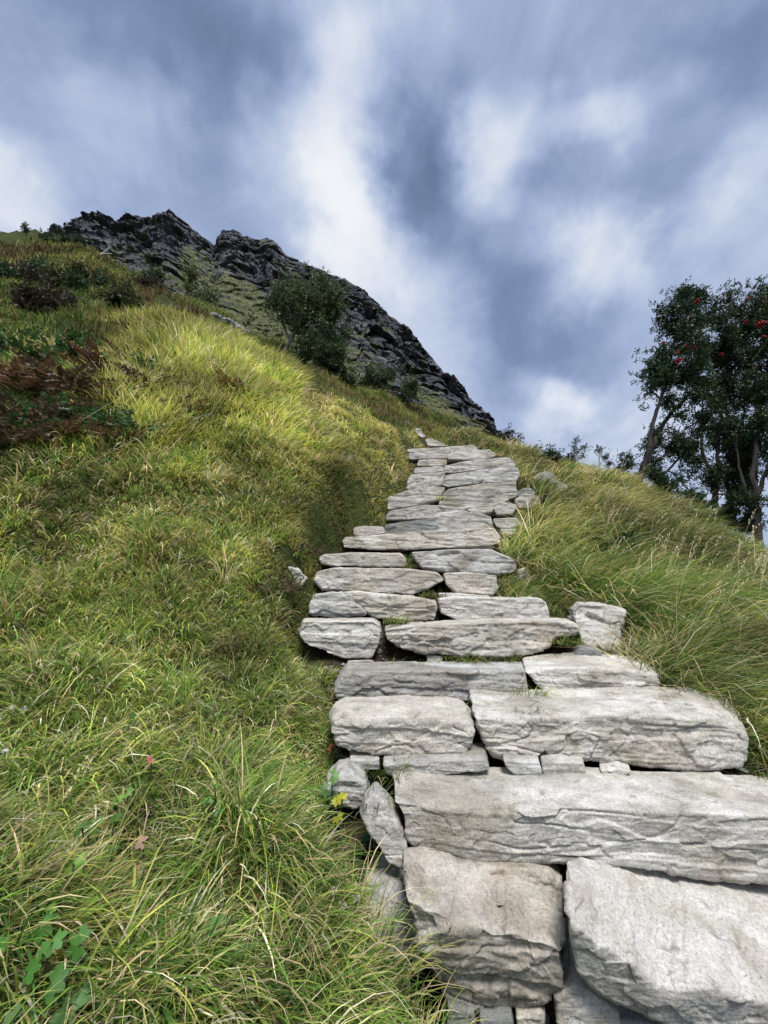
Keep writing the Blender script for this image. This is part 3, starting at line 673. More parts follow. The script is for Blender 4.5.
def tufts(B, x, y, nb, L, w, az0, azs, lean, curl, palette, probs, spread, segs, fan=.55, z0=None):
    """x,y tuft centres; nb blades each. palette (k,3); probs (n,k)"""
    n = len(x)
    if n == 0: return
    val = np.clip(1 + .55 * fbm(np.stack([np.arctan2(x, y) * 9, np.log(np.hypot(x, y)) * 9, 0 * x], 1), 301, 3), .38, 1.7)  # tussock shading put into the colour: noise makes dark pockets and lighter tufts
    cum = np.cumsum(probs, 1); cum /= cum[:, -1:]
    main = (rng.random((n, 1)) > cum).sum(1)
    idx = np.repeat(np.arange(n), nb); N = len(idx)
    a = rng.uniform(0, 2 * np.pi, N); rr = spread[idx] * np.sqrt(rng.random(N))
    bx = x[idx] + rr * np.cos(a); by = y[idx] + rr * np.sin(a)
    bz = zat(bx, by) - 0.015
    if z0 is not None: bz = np.maximum(bz, z0)
    own = (rng.random((N, 1)) > cum[idx]).sum(1)
    ci = np.where(rng.random(N) < .62, main[idx], own)
    c = palette[ci] * rng.uniform(.65, 1.35, (N, 1)) * (rng.uniform(.8, 1.2, n)[idx])[:, None]
    _, tpy = pix(np.stack([x, y, zat(x, y)], 1)); val = val * (1 - .06 * sstep(600, 760, tpy))
    c = c * rng.uniform(.92, 1.08, (N, 3)) * val[idx][:, None]
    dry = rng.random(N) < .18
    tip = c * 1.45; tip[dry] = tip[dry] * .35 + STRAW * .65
    az = az0[idx] + rng.normal(0, 1, N) * azs
    outw = np.arctan2(np.cos(a), np.sin(a))
    # blend outward fan direction with the wind
    vx = np.sin(az) * 1.0 + fan * np.sin(outw); vy = np.cos(az) + fan * np.cos(outw)
    az = np.arctan2(vx, vy)
    Ln = L[idx] * rng.uniform(.5, 1.25, N)
    B.add(blades(np.stack([bx, by, bz], 1), Ln, w[idx] * rng.uniform(.6, 1.3, N), az, lean[idx] + rng.normal(0, .22, N), curl[idx] * rng.uniform(.5, 1.4, N), c * .48, tip, segs))  # roots coloured darker than tips, painting in the shade deep between blades

PAL = np.array([GREEN, DEEP, LIGHT, OLIVE, STRAW, PALE, RUST, BROWN, GOLD])
#               0      1     2      3      4      5     6     7      8
def zone_probs(px, py, nz):
    n = len(px); p = np.zeros((n, 9))
    base = np.array([.40, .30, .10, .04, .07, .04, .01, .03, .01])       # foreground left
    mid = np.array([.15, .12, .12, .26, .14, .06, .02, .03, .10])        # left middle, olive
    lite = np.array([.14, .04, .46, .14, .07, .06, .0, .01, .08])         # light, wind-combed grass
    fern = np.array([.14, .24, .06, .14, .06, .02, .20, .14, .02])       # dark red-brown undergrowth
    gold = np.array([.06, .02, .26, .34, .08, .03, .01, .01, .24])       # right of the left bank, by the upper stairs
    moor = np.array([.10, .16, .03, .28, .02, .01, .08, .26, .06])
    right = np.array([.26, .46, .07, .08, .05, .02, .0, .05, .01])
    rtop = np.array([.18, .26, .06, .14, .14, .05, .02, .06, .09])
    straw = np.array([.04, .02, .06, .12, .38, .18, .06, .08, .10])
    def put(w, v):
        nonlocal p
        w = np.clip(w, 0, 1)[:, None]; p = p * (1 - w) + v * w
    p[:] = base
    jx = px + 40 * nz; jy = py + 35 * nz
    put((1 - sstep(600, 720, jy)) * (px < 450), mid)
    put((1 - sstep(470, 500, jy)) * (px < 450) * (1 - sstep(90, 260, jx)), fern)
    put((1 - sstep(540, 630, jy)) * sstep(200, 290, jx) * (px < 460), gold)
    put((1 - sstep(440, 475, jy)) * sstep(60, 150, jx) * (1 - sstep(300, 350, jx)) * (px < 450), lite)
    put((1 - sstep(395, 420, jy)) * sstep(290, 320, px) * (px < 460), straw)
    hol = fbm(np.stack([px, py, 0 * px], 1) / np.array([60.0, 42.0, 1]), 401, 3)
    put((px < 450) * sstep(.12, .42, hol) * (.8 - .6 * sstep(200, 300, px)) * (py > 430), np.array([.14, .26, .04, .10, .07, .03, .12, .22, .02]))
    put((px < 450) * sstep(640, 760, jy) * sstep(-.1, .25, -hol) * .75, np.array([.40, .40, .08, .03, .04, .03, .0, .02, .0]))
    put((px >= 450) * 1.0, right)
    put((px >= 450) * (1 - sstep(500, 560, jy)), rtop)
    put((px >= 450) * sstep(.1, .4, hol) * .7, np.array([.14, .52, .02, .10, .04, .02, .03, .12, .01]))
    return p, moor

def lean_dir(x, y):
    e = .15
    gxx = (zat(x + e, y) - zat(x - e, y)) / (2 * e); gyy = (zat(x, y + e) - zat(x, y - e)) / (2 * e)
    return gxx, gyy

def make_grass():
    left = Blades(); right = Blades(); moorB = Blades()
    for (n, r0, r1, segs) in [(4500, .25, .75, 4), (15500, .75, 2.2, 5), (15000, 2.2, 5.0, 3), (11500, 5.0, 9.5, 3), (6000, 9.5, 17, 2)]:
        x, y = scatter(n, *((-120, 75) if r1 < 1 else (-56, 52)), r0, r1)
        d = corridor(x, y)
        ok = (d > np.where(y < 6, -.09, 0.0)) & ~in_stone(x, y, 0.03)
        ok &= ~((x > .29) & (y < 1.25) & (x < 1.9))
        x, y, d = x[ok], y[ok], d[ok]
        z = zat(x, y); px, py = pix(np.stack([x, y, z], 1)); R = np.hypot(x, y)
        nz = fbm(np.stack([np.arctan2(x, y) * 4.5, np.log(R) * 4.5, z * 0], 1), 41, 3)
        cl = fbm(np.stack([x, y, z * 0], 1) * 3.0, 43, 3)
        pr, moor = zone_probs(px, py, nz)
        mw = sstep(8, 12, R) * (px < 420); pr = pr * (1 - mw[:, None]) + moor * mw[:, None]
        gx_, gy_ = lean_dir(x, y)
        isr = (px > 450)
        wind = np.where(isr, 1.0, .75)
        vx = wind - 0.9 * gx_; vy = -0.15 - 0.9 * gy_
        az = np.arctan2(vx, vy)
        near = sstep(0, .38, d)
        for a_ in FP[:70]:
            if a_[2] < 3.2:
                ddx = np.maximum(np.maximum(a_[0] - x, x - a_[1]), 0); ddy = np.maximum(np.maximum(a_[2] - y, y - a_[3]), 0); near = np.minimum(near, .3 + .7 * sstep(.02, .30, np.hypot(ddx, ddy)))
        L = np.where(isr, .36, .125) * (0.62 + .38 * near) * (1 + .7 * cl) * np.where(isr, 1 - .4 * sstep(6, 8.5, R), 1)
        lite = pr[:, 2] > .4
        L = np.where(lite, .30 * (1 + .5 * nz), L); L = np.where((px > 280) & (px < 450) & (py < 560) & ~lite, L * .8, L)
        L = L * (1 + .02 * R)
        w = np.maximum(np.where(isr, .0038, .0058), R * .0021)
        lean = np.where(isr, .75, .55) + .15 * cl; lean = np.where(lite, 1.0, lean)
        curl = np.where(isr, 1.15, 1.3); curl = np.where(lite, .8, curl)
        nb = np.where(isr, 13, 12); spread = np.clip(.05 + .012 * R, 0, .3)
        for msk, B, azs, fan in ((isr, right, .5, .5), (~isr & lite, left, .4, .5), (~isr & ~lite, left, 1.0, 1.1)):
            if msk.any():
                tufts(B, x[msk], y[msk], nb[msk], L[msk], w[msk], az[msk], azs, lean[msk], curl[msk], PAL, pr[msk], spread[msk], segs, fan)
        if r0 < 3:
            k_ = (rng.random(len(x)) < .55) & ~isr
            tufts(left, x[k_], y[k_], np.full(k_.sum(), 8), np.clip(L[k_] * 1.35, .05, .3), np.maximum(.0085, R[k_] * .0032), az[k_], .9, np.full(k_.sum(), .35), np.full(k_.sum(), 2.1), PAL, np.tile(np.array([[.46, .24, .15, .02, .08, .05, 0, 0, 0]]), (k_.sum(), 1)), spread[k_] * .7, 6, 1.4)
        # dead litter lying between the tufts
        k_ = rng.random(len(x)) < .34; k_ &= ~lite
        tufts(left, x[k_], y[k_], np.full(k_.sum(), 7), L[k_] * 1.1, w[k_] * .9, az[k_], 2.0, np.full(k_.sum(), 1.0), np.full(k_.sum(), .7), PAL, np.tile(np.array([[0, 0, 0, .05, .45, .25, .05, .1, .1]]), (k_.sum(), 1)), spread[k_], segs, 1.0)
    # big tussocks that stand out of the turf
    x, y = scatter(900, -50, 50, .95, 8.0); d = corridor(x, y); ok = (d > .12) & ~in_stone(x, y, .05); x, y = x[ok], y[ok]
    z = zat(x, y); px, py = pix(np.stack([x, y, z], 1)); R = np.hypot(x, y); isr = px > 450
    gx_, gy_ = lean_dir(x, y); az = np.arctan2(.6 - gx_, -.2 - gy_)
    kind = rng.random(len(x))
    pr = np.where((kind < .45)[:, None], np.array([[.7, .2, .1, 0, 0, 0, 0, 0, 0.]]), np.where((kind < .82)[:, None], np.array([[.1, .0, .2, .1, .4, .2, 0, 0, 0.]]), np.array([[.1, .7, .1, .1, 0, 0, 0, 0, 0.]])))
    for msk, B in ((isr, right), (~isr, left)):
        tufts(B, x[msk], y[msk], np.full(msk.sum(), 46), rng.uniform(.15, .28, msk.sum()) * np.where(isr[msk], 1.25, 1), np.maximum(.0052, R[msk] * .002), az[msk], .5, np.full(msk.sum(), .25), np.full(msk.sum(), 1.8), PAL, pr[msk], np.full(msk.sum(), .05), 6, 1.6)
    # coarse tufts hanging over the foot of the lowest boulders
    x = rng.uniform(-.12, .27, 130); y = rng.uniform(1.0, 1.34, 130); ok = x < np.interp(y, [1.0, 1.2, 1.34], [.27, .21, .12]); x, y = x[ok], y[ok]
    tufts(left, x, y, np.full(len(x), 10), rng.uniform(.10, .22, len(x)), np.full(len(x), .0065), np.full(len(x), .9), 1.0, np.full(len(x), .3), np.full(len(x), 1.6), PAL, np.tile(np.array([[.4, .3, .12, .02, .1, .06, 0, 0, 0]]), (len(x), 1)), np.full(len(x), .04), 6, 1.2)
    # heather and moor plants
    x, y = scatter(30000, -62, 10, 8.0, 34)
    z = zat(x, y); px, py = pix(np.stack([x, y, z], 1)); R = np.hypot(x, y)
    ok = (py > 215) & (px > -250) & (px < 500) & (corridor(x, y) > .3) & ~in_stone(x, y, .1); x, y, z, px, py, R = [a[ok] for a in (x, y, z, px, py, R)]
    nz = fbm(np.stack([x, y, z * 0], 1) * .35, 77, 4)
    pr = np.where((nz > .22)[:, None], np.array([[.03, .08, .02, .12, .0, .0, .12, .60, .03]]), np.where((nz > -.25)[:, None], np.array([[.10, .16, .08, .42, .02, .0, .02, .08, .12]]), np.array([[.25, .45, .08, .15, 0, .0, .0, .05, .02]])))
    lowleft = (py > 285) & (px < 90); pr[lowleft] = np.array([.34, .42, .08, .10, 0, 0, .02, .04, 0])
    Lh = np.full(len(x), .22) * (1 + .5 * nz)
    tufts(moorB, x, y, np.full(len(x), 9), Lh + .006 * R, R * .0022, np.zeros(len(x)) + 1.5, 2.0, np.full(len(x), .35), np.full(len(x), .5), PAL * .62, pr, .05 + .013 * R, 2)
    g = left.build('grass', M['grass']); tag(g, 'tangled green and straw-coloured grass covering the bank left of the stairs', 'grass', kind='stuff')
    g = right.build('long_grass', M['grass']); tag(g, 'long wind-combed grass covering the bank right of the stairs', 'grass', kind='stuff')
    g = moorB.build('heather', M['grass']); tag(g, 'low heather and moor plants on the upper slope below the cliff', 'heather', kind='stuff')
    # moss and short grass in the joints of the stairs
    mb = Blades()
    x, y = scatter(9000, -20, 48, 1.3, 8.0); ok = (corridor(x, y) < .05); x, y = x[ok], y[ok]
    ok = ~in_stone(x, y, -.02) & ((fbm(np.stack([x, y, 0 * x], 1) * 2.5, 55, 2) > -.15) | (corridor(x, y) > -.12)); x, y = x[ok], y[ok]
    R = np.hypot(x, y)
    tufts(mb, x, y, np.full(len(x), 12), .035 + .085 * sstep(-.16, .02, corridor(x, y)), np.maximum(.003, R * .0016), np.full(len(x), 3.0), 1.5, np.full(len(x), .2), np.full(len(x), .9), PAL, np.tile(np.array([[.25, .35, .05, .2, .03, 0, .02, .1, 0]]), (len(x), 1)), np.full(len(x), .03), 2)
    for (a, b, D) in [(398,668,2.62),(410,668,2.62),(425,668,2.64),(440,667,2.66),(392,620,2.98),(400,620,2.98),(426,595,3.42),(434,595,3.42),(447,598,3.45),(408,566,3.85),(411,560,4.1),(440,498,5.4),(441,494,5.6),(385,620,2.95),(535,702,2.36),(531,690,2.3),(555,660,2.72),(540,661,2.74),(560,640,2.76),(570,640,2.8),(548,660,2.76),(470,659,2.7),(490,660,2.7),(512,659,2.7),(455,659,2.7),(530,712,2.1),(380,707,2.3),(420,707,2.3),(460,708,2.3),(500,707,2.3),(400,760,1.98),(378,800,1.72),(388,770,1.9)]:
        X = P(a, b, D); n = 3
        xx = np.full(n, X[0]) + rng.normal(0, .03, n); yy = np.full(n, X[1]) + rng.normal(0, .02, n)
        tufts(mb, xx, yy, np.full(n, 18), np.full(n, .11), np.full(n, max(.004, D * .0016)), np.full(n, 2.6), .9, np.full(n, .5), np.full(n, 1.5), PAL, np.tile(np.array([[.45, .25, .1, .1, .1, 0, 0, 0, 0]]), (n, 1)), np.full(n, .035), 4, .8, X[2] - .03)
    g = mb.build('moss', M['grass']); tag(g, 'moss and short grass growing in the joints between the step stones', 'moss', kind='stuff')
make_grass()
def make_gravel():
    x, y = scatter(26000, -25, 50, 1.2, 8.5); ok = (corridor(x, y) < .04) & ~in_stone(x, y, -.03); x, y = x[ok], y[ok]; n = len(x)
    base = np.array([[1, 0, 0], [-1, 0, 0], [0, 1, 0], [0, -1, 0], [0, 0, 1], [0, 0, -1]], float)
    fs = np.array([[0, 2, 4], [2, 1, 4], [1, 3, 4], [3, 0, 4], [2, 0, 5], [1, 2, 5], [3, 1, 5], [0, 3, 5]])
    r = rng.gamma(2.0, .0035, n) + .003
    V = base[None] * rng.uniform(.6, 1.3, (n, 6, 1)) * r[:, None, None] * np.array([1.3, 1.1, .6]); a = rng.uniform(0, 6.28, n)
    X = V[..., 0] * np.cos(a)[:, None] - V[..., 1] * np.sin(a)[:, None]; Y = V[..., 0] * np.sin(a)[:, None] + V[..., 1] * np.cos(a)[:, None]
    V = np.stack([X + x[:, None], Y + y[:, None], V[..., 2] + (zat(x, y) + r * .3)[:, None]], -1)
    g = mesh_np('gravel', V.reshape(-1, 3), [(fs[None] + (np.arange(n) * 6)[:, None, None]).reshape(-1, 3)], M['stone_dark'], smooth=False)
    tag(g, 'dark grit and small stone chips in the joints between the steps', 'gravel', kind='stuff')
make_gravel()

# ------------------------------------------------------------------ tubes, leaves
def tube(pts, radii, sides=6):
    pts = np.asarray(pts, float); n = len(pts); V = []
    for i in range(n):
        t = pts[min(i + 1, n - 1)] - pts[max(i - 1, 0)]; t /= np.linalg.norm(t) + 1e-9
        a = np.cross(t, [0.3, 1, 0.2]); a /= np.linalg.norm(a) + 1e-9; b = np.cross(t, a)
        for k in range(sides):
            an = 2 * np.pi * k / sides
            V.append(pts[i] + radii[i] * (math.cos(an) * a + math.sin(an) * b))
    return np.array(V), grid_faces(n, sides, wrap=True)
class Tubes:
    def __init__(s): s.V = []; s.F = []; s.n = 0
    def add(s, pts, radii, sides=6):
        V, Fc = tube(pts, radii, sides); s.V.append(V); s.F.append(Fc + s.n); s.n += len(V)
    def build(s, name, mat, parent=None):
        return mesh_np(name, np.vstack(s.V), [np.vstack(s.F)], mat, parent)
def curve(a, b, bow, n=8, jit=0.03):
    a = np.array(a, float); b = np.array(b, float); L = np.linalg.norm(b - a)
    t = np.linspace(0, 1, n)[:, None]; p = a * (1 - t) + b * t + np.array(bow) * (4 * t * (1 - t))
    j = rng.normal(0, jit * L, (n, 3)); j[0] = 0; j[-1] = 0
    return p + j

def leaf_quads(c, d, nrm_j, ln, wd):
    """diamond leaves: c base (n,3), d direction (n,3) unit, ln, wd arrays"""
    n = len(c)
    s = np.cross(d, rng.normal(0, 1, (n, 3))); s /= np.linalg.norm(s, axis=1, keepdims=True) + 1e-9
    m = c + d * (ln * .45)[:, None]
    V = np.stack([c, m + s * (wd / 2)[:, None], c + d * ln[:, None], m - s * (wd / 2)[:, None]], 1)
    return V
class Leaves:
    def __init__(s): s.V = []; s.C = []
    def compound(s, c, d, length, lw, pairs, color, cj=.3):
        """rowan-like compound leaves at c along d"""
        n = len(c)
        sd = np.cross(d, rng.normal(0, 1, (n, 3))); sd /= np.linalg.norm(sd, axis=1, keepdims=True) + 1e-9
        col = color * rng.uniform(1 - cj, 1 + cj, (n, 1)) * rng.uniform(.9, 1.1, (n, 3))
        for k in range(pairs):
            t = (k + 1) / (pairs + .5)
            base = c + d * (length * t)[:, None] + np.array([0, 0, -1.0]) * (length * t * t * .25)[:, None]
            for sg in (-1, 1):
                dd = sd * sg * .85 + d * .55 + rng.normal(0, .12, (n, 3)); dd /= np.linalg.norm(dd, axis=1, keepdims=True)
                V = leaf_quads(base, dd, 0, length * .38 * (1 - .35 * abs(t - .5)), lw); s.V.append(V); s.C.append(np.repeat(col[:, None], 4, 1))
        V = leaf_quads(c + d * length[:, None] * .9, d, 0, length * .35, lw); s.V.append(V); s.C.append(np.repeat(col[:, None], 4, 1))
    def simple(s, c, d, ln, wd, color, cj=.3):
        n = len(c); col = color * rng.uniform(1 - cj, 1 + cj, (n, 1)) * rng.uniform(.9, 1.1, (n, 3))
        s.V.append(leaf_quads(c, d, 0, ln, wd)); s.C.append(np.repeat(col[:, None], 4, 1))
    def build(s, name, mat, parent=None):
        V = np.concatenate(s.V, 0); n = len(V)
        return mesh_np(name, V.reshape(-1, 3), [np.arange(n * 4).reshape(n, 4)], mat, parent, smooth=False, col=np.concatenate(s.C, 0).reshape(-1, 3))

def unit(n):
    v = rng.normal(0, 1, (n, 3)); return v / np.linalg.norm(v, axis=1, keepdims=True)

def berry_mesh(center, r):
    r = r * .8
    V = []; Fs = []; o = 0
    bm = bmesh.new(); bmesh.ops.create_icosphere(bm, subdivisions=1, radius=1.0)
    bv = np.array([v.co[:] for v in bm.verts]); bf = np.array([[v.index for v in f.verts] for f in bm.faces]); bm.free()
    for k in range(26):
        c = np.array(center) + rng.normal(0, 1, 3) * r * np.array([.30, .30, .22])
        V.append(bv * r * .20 + c); Fs.append(bf + o); o += len(bv)
    return np.vstack(V), np.vstack(Fs)

def tree(name, label, cat, base, trunks, blobs, nleaf, color, group=None, bark='bark', leaf_len=.15, lw=.022, pairs=4, nbranch=40, berries=(), leafp=.9):
    """base: world point; trunks: list of (points list, r0, r1); blobs: (centre, radius, weight)"""
    root = empty(name, base); inv = -np.array(base)
    tb = Tubes(); allp = []
    for pts, r0, r1 in trunks:
        pts = np.array(pts, float)
        t = np.linspace(0, len(pts) - 1, len(pts) * 5)
        sp = np.stack([np.interp(t, np.arange(len(pts)), pts[:, k]) for k in range(3)], 1)
        for _ in range(3): sp[1:-1] = (sp[:-2] + sp[1:-1] * 2 + sp[2:]) / 4
        sp[1:-1] += rng.normal(0, r0 * .18, sp[1:-1].shape)
        rad = np.linspace(r0, r1, len(sp)); rad[0] *= 1.35
        tb.add(sp + inv, rad, 8); allp += [(p, r) for p, r in zip(sp, rad)]
    tb.build('trunk', M[bark], root)
    AP = np.array([p for p, r in allp]); AR = np.array([r for p, r in allp])
    br = Tubes(); lv = Leaves()
    w = np.array([b[2] for b in blobs], float); w /= w.sum()
    ends = []
    for k in range(nbranch):
        bi = rng.choice(len(blobs), p=w); c, r, _ = blobs[bi]
        tgt = np.array(c) + unit(1)[0] * np.array(r) * rng.uniform(.3, .95) ** .6
        dist = np.linalg.norm(AP - tgt, axis=1) + np.where(AP[:, 2] > tgt[2], 1.5, 0) + .3 * rng.random(len(AP)); j = int(np.argmin(dist))
        cv = curve(AP[j], tgt, (0, 0, -.06 * dist[j]), 9, .025)
        r0 = min(AR[j] * .6, .012 + .012 * dist[j])
        br.add(cv + inv, np.linspace(r0, .004, 9), 5)
        for q_ in cv[3:]: ends.append((q_, .22)); 
        AP = np.vstack([AP, cv[2:7]]); AR = np.append(AR, np.linspace(r0, .004, 9)[2:7])
        for _ in range(4):
            jj = rng.integers(3, 8); t2 = cv[jj] + unit(1)[0] * rng.uniform(.15, .45 if rng.random() < .7 else 1.1) * np.mean(r) * .8
            c2 = curve(cv[jj], t2, (0, 0, .02), 5, .04); br.add(c2 + inv, np.linspace(r0 * .4 + .002, .002, 5), 4)
            for q_ in c2[1:]: ends.append((q_, .14))
    br.build('branch', M[bark], root)
    E = np.array([e[0] for e in ends]); S_ = np.array([e[1] for e in ends])
    nc_ = int(nleaf * leafp); j = rng.integers(0, len(E), nc_)
    c = E[j] + rng.normal(0, 1, (nc_, 3)) * (S_[j] * .55 * min(1, np.mean(blobs[0][1])))[:, None]
    nb_ = nleaf - nc_; bi = rng.choice(len(blobs), nb_, p=w)
    c = np.vstack([c, np.array([blobs[b][0] for b in bi]) + unit(nb_) * np.array([np.ones(3) * blobs[b][1] for b in bi]) * (rng.random((nb_, 1)) ** .4) * 1.1])
    n = len(c)
    d = unit(n) + np.array([.7, 0, .05]); d /= np.linalg.norm(d, axis=1, keepdims=True)
    lv.compound(c + inv, d, np.full(n, leaf_len) * rng.uniform(.7, 1.2, n), np.full(n, lw), pairs, np.array(color), .35)
    lv.build('crown', M['leaf'], root)
    for b in berries:
        V, Fs = berry_mesh(np.array(b[0]) + inv, b[1]); mesh_np('berry_cluster', V, [Fs], M['berry'], root)
    tag(root, label, cat, group)
    return root

def Pv(px, py, D): return np.array(P(px, py, D))
def blob(px, py, D, rpx, w=1, dz=0): 
    r = 1.22 * rpx * D / F; return (Pv(px, py, D), np.array([r, r, r]), w)
TG = 'rowan trees on the right skyline'
DG = (0.036, 0.070, 0.028)
b0 = on_ground(640, 484, 4)
tree('rowan_tree', 'leaning rowan with forked grey trunk, leftmost of the skyline rowans', 'tree', (Pv(637,486,8.3)),
     [([Pv(637,486,8.3), Pv(645,465,8.3), Pv(655,440,8.3), Pv(672,410,8.4), Pv(700,385,8.5), Pv(730,365,8.6)], .075, .012),
      ([Pv(640,478,8.3), Pv(648,452,8.2), Pv(652,425,8.2), Pv(664,390,8.2), Pv(672,350,8.3), Pv(680,310,8.3)], .06, .012),
      ([Pv(642,474,8.35), Pv(665,455,8.5), Pv(685,440,8.6), Pv(708,425,8.8)], .042, .01),
      ([Pv(652,487,8.4), Pv(668,470,8.5), Pv(685,452,8.6), Pv(700,430,8.7)], .035, .01)],
     [blob(676,312,8.3,20,1.1), blob(694,298,8.4,14,.6), blob(680,350,8.3,26,1.6), blob(655,372,8.2,20,1.0), blob(705,340,8.6,28,1.6), blob(690,385,8.5,24,1.2), blob(668,405,8.4,14,.35), blob(648,437,8.3,10,.3), blob(710,410,8.7,20,.7), blob(650,468,8.5,10,.25), blob(684,440,8.6,16,.6), blob(700,455,8.6,14,.5), blob(668,440,8.5,12,.4), blob(676,292,8.3,8,.25)],
     4600, DG, TG, nbranch=110, leaf_len=.165, lw=.028, leafp=.93,
     berries=[(Pv(697,301,7.9), .11), (Pv(687,324,7.9), .11), (Pv(701,333,8.0), .09), (Pv(686,346,7.9), .09), (Pv(678,361,7.8), .13), (Pv(677,353,7.9), .10), (Pv(693,349,7.9), .12), (Pv(663,343,7.9), .07), (Pv(722,354,8.0), .08)])
tree('rowan_tree', 'rowan with a dark upright low-forked trunk, second skyline rowan from the left', 'tree', (Pv(715,520,8.6)),
     [([Pv(715,520,8.6), Pv(715,495,8.6), Pv(710,475,8.6), Pv(703,455,8.6), Pv(700,430,8.7), Pv(705,395,8.7)], .070, .012), ([Pv(715,500,8.6), Pv(718,470,8.6), Pv(718,440,8.6), Pv(722,400,8.7), Pv(728,350,8.8)], .055, .01),
      ([Pv(706,495,8.6), Pv(690,492,8.6), Pv(678,478,8.5), Pv(668,470,8.5)], .02, .006)],
     [blob(735,320,8.8,22,1.1), blob(745,350,8.8,26,1.4), blob(720,375,8.8,22,1.2), blob(740,395,8.8,26,1.4), blob(715,425,8.7,22,1.1), blob(718,345,8.8,22,1.0), blob(712,310,8.7,14,.5), blob(735,440,8.8,20,.9), blob(690,462,8.7,14,.4), blob(730,300,8.8,12,.4), blob(725,465,8.8,16,.7), blob(706,475,8.6,10,.3), blob(738,490,8.7,12,.35)],
     4400, (0.034, 0.058, 0.024), TG, nbranch=90, leaf_len=.165, lw=.028, berries=[(Pv(749,299,8.3), .11), (Pv(746,322,8.3), .0901), (Pv(756,368,8.3), .07)])
tree('rowan_tree', 'slender rowan close behind the fork-trunked one', 'tree', (Pv(733,528,9.4)),
     [([Pv(733,528,9.4), Pv(730,500,9.4), Pv(736,470,9.4), Pv(742,430,9.4), Pv(748,380,9.4)], .055, .01), ([Pv(731,505,9.4), Pv(725,480,9.3), Pv(728,450,9.3)], .05, .012)],
     [blob(752,330,9.4,24,1.1), blob(762,300,9.4,16,.6), blob(760,380,9.4,24,1.1), blob(765,420,9.4,24,1.1), blob(745,455,9.4,18,.8), blob(735,480,9.3,12,.3)], 3000, (0.028, 0.048, 0.020), TG, nbranch=60, leaf_len=.165, lw=.028,
     berries=[(Pv(762,298,8.8), .10)])
tree('rowan_tree', 'thick-trunked rowan at the right edge of the photo', 'tree', (Pv(757,548,8.0)),
     [([Pv(757,548,8.0), Pv(757,510,8.0), Pv(752,480,8.0), Pv(757,440,8.0), Pv(770,390,8.1), Pv(780,330,8.2)], .085, .012), ([Pv(756,500,8.0), Pv(766,470,8.0), Pv(785,430,8.0)], .05, .01), ([Pv(754,520,8.0), Pv(745,490,8.1), Pv(738,465,8.2), Pv(735,430,8.2)], .05, .012)],
     [blob(775,300,8.2,26,1.2), blob(785,340,8.2,30,1.4), blob(775,385,8.1,28,1.4), blob(765,425,8.1,22,1.1), blob(790,440,8.1,26,1.1), blob(770,465,8.0,16,.6), blob(800,300,8.2,24,.8), blob(740,500,8.1,10,.2)], 4400, (0.034, 0.066, 0.024), TG, nbranch=84, leaf_len=.165, lw=.028,
     berries=[(Pv(760,324,7.6), .13), (Pv(764,337,7.7), .08)])
tree('rowan_tree', 'rowan standing just outside the right edge, only its branches in view', 'tree', (Pv(800,565,8.2)),
     [([Pv(800,565,8.2), Pv(802,510,8.2), Pv(810,450,8.3), Pv(820,380,8.3)], .075, .012)],
     [blob(830,320,8.3,36,1.2), blob(810,370,8.3,30,1.2), blob(840,400,8.3,36,1.2), blob(800,440,8.2,26,1), blob(785,490,8.2,14,.4)], 3600, (0.026, 0.055, 0.020), TG, nbranch=50, leaf_len=.165, lw=.028)
# shrub dark clumps at the trunks' feet
tree('shrub', 'dark leafy shrub at the foot of the leaning rowan', 'shrub', Pv(668,500,7.9), [([Pv(668,505,7.9), Pv(668,484,7.9)], .02, .008)],
     [blob(650,484,7.9,14,1), blob(670,490,7.8,16,1), blob(690,500,7.8,13,.8), blob(706,512,7.8,10,.6)], 1300, (0.035, 0.065, 0.022), nbranch=26, leaf_len=.11, lw=.022)
tree('shrub', 'small leafy shrub on the skyline left of the leaning rowan', 'shrub', Pv(624,482,8.6), [([Pv(624,484,8.6), Pv(622,470,8.6)], .015, .006)],
     [blob(624,463,8.6,10,1), blob(634,468,8.6,10,.8), blob(612,470,8.6,8,.5)], 240, (0.045, 0.06, 0.028), nbranch=20, leaf_len=.10, lw=.022)
for (a, b, D, n_, lab) in [(735, 515, 8.6, 900, 'dense dark undergrowth bush between the rowan trunks near the right edge'), (560, 460, 9.0, 420, 'low round bush on the crest right of the stairway top'), (538, 455, 9.3, 300, 'small low bush on the crest just right of the stairs')]:
    tree('shrub', lab, 'shrub', Pv(a, b + 18, D), [([Pv(a, b + 20, D), Pv(a, b + 4, D)], .015, .006)], [blob(a, b, D, 12, 1), blob(a - 12, b - 1, D, 9, .8), blob(a + 13, b + 6, D, 10, .8)], n_, (0.040, 0.066, 0.026), nbranch=24, leaf_len=.12, lw=.026)
for k in range(14):
    g = on_ground(rng.uniform(0, 170), rng.uniform(268, 325), 8, 40); R = g.length; gx0, gy0 = [float(v[0]) for v in pix(np.array(g))]
    tree('low_shrub', 'low dark green shrub scattered on the moor below the cliff', 'shrub', np.array(g), [([np.array(g), np.array(g) + np.array([0, 0, .35])], .03, .01)],
         [(np.array(g) + np.array([rng.normal(0, .3), 0, .35]), np.array([1, 1, 1]) * rng.uniform(.3, .6), 1), (np.array(g) + np.array([rng.normal(0, .8), 0, .3]), np.array([1, 1, 1]) * rng.uniform(.35, .6), 1)], 260, [(0.045, 0.085, 0.03), (0.060, 0.050, 0.030), (0.08, 0.09, 0.035)][k % 3], 'low shrubs scattered on the moor', nbranch=18, leaf_len=.28, lw=.07, pairs=3)
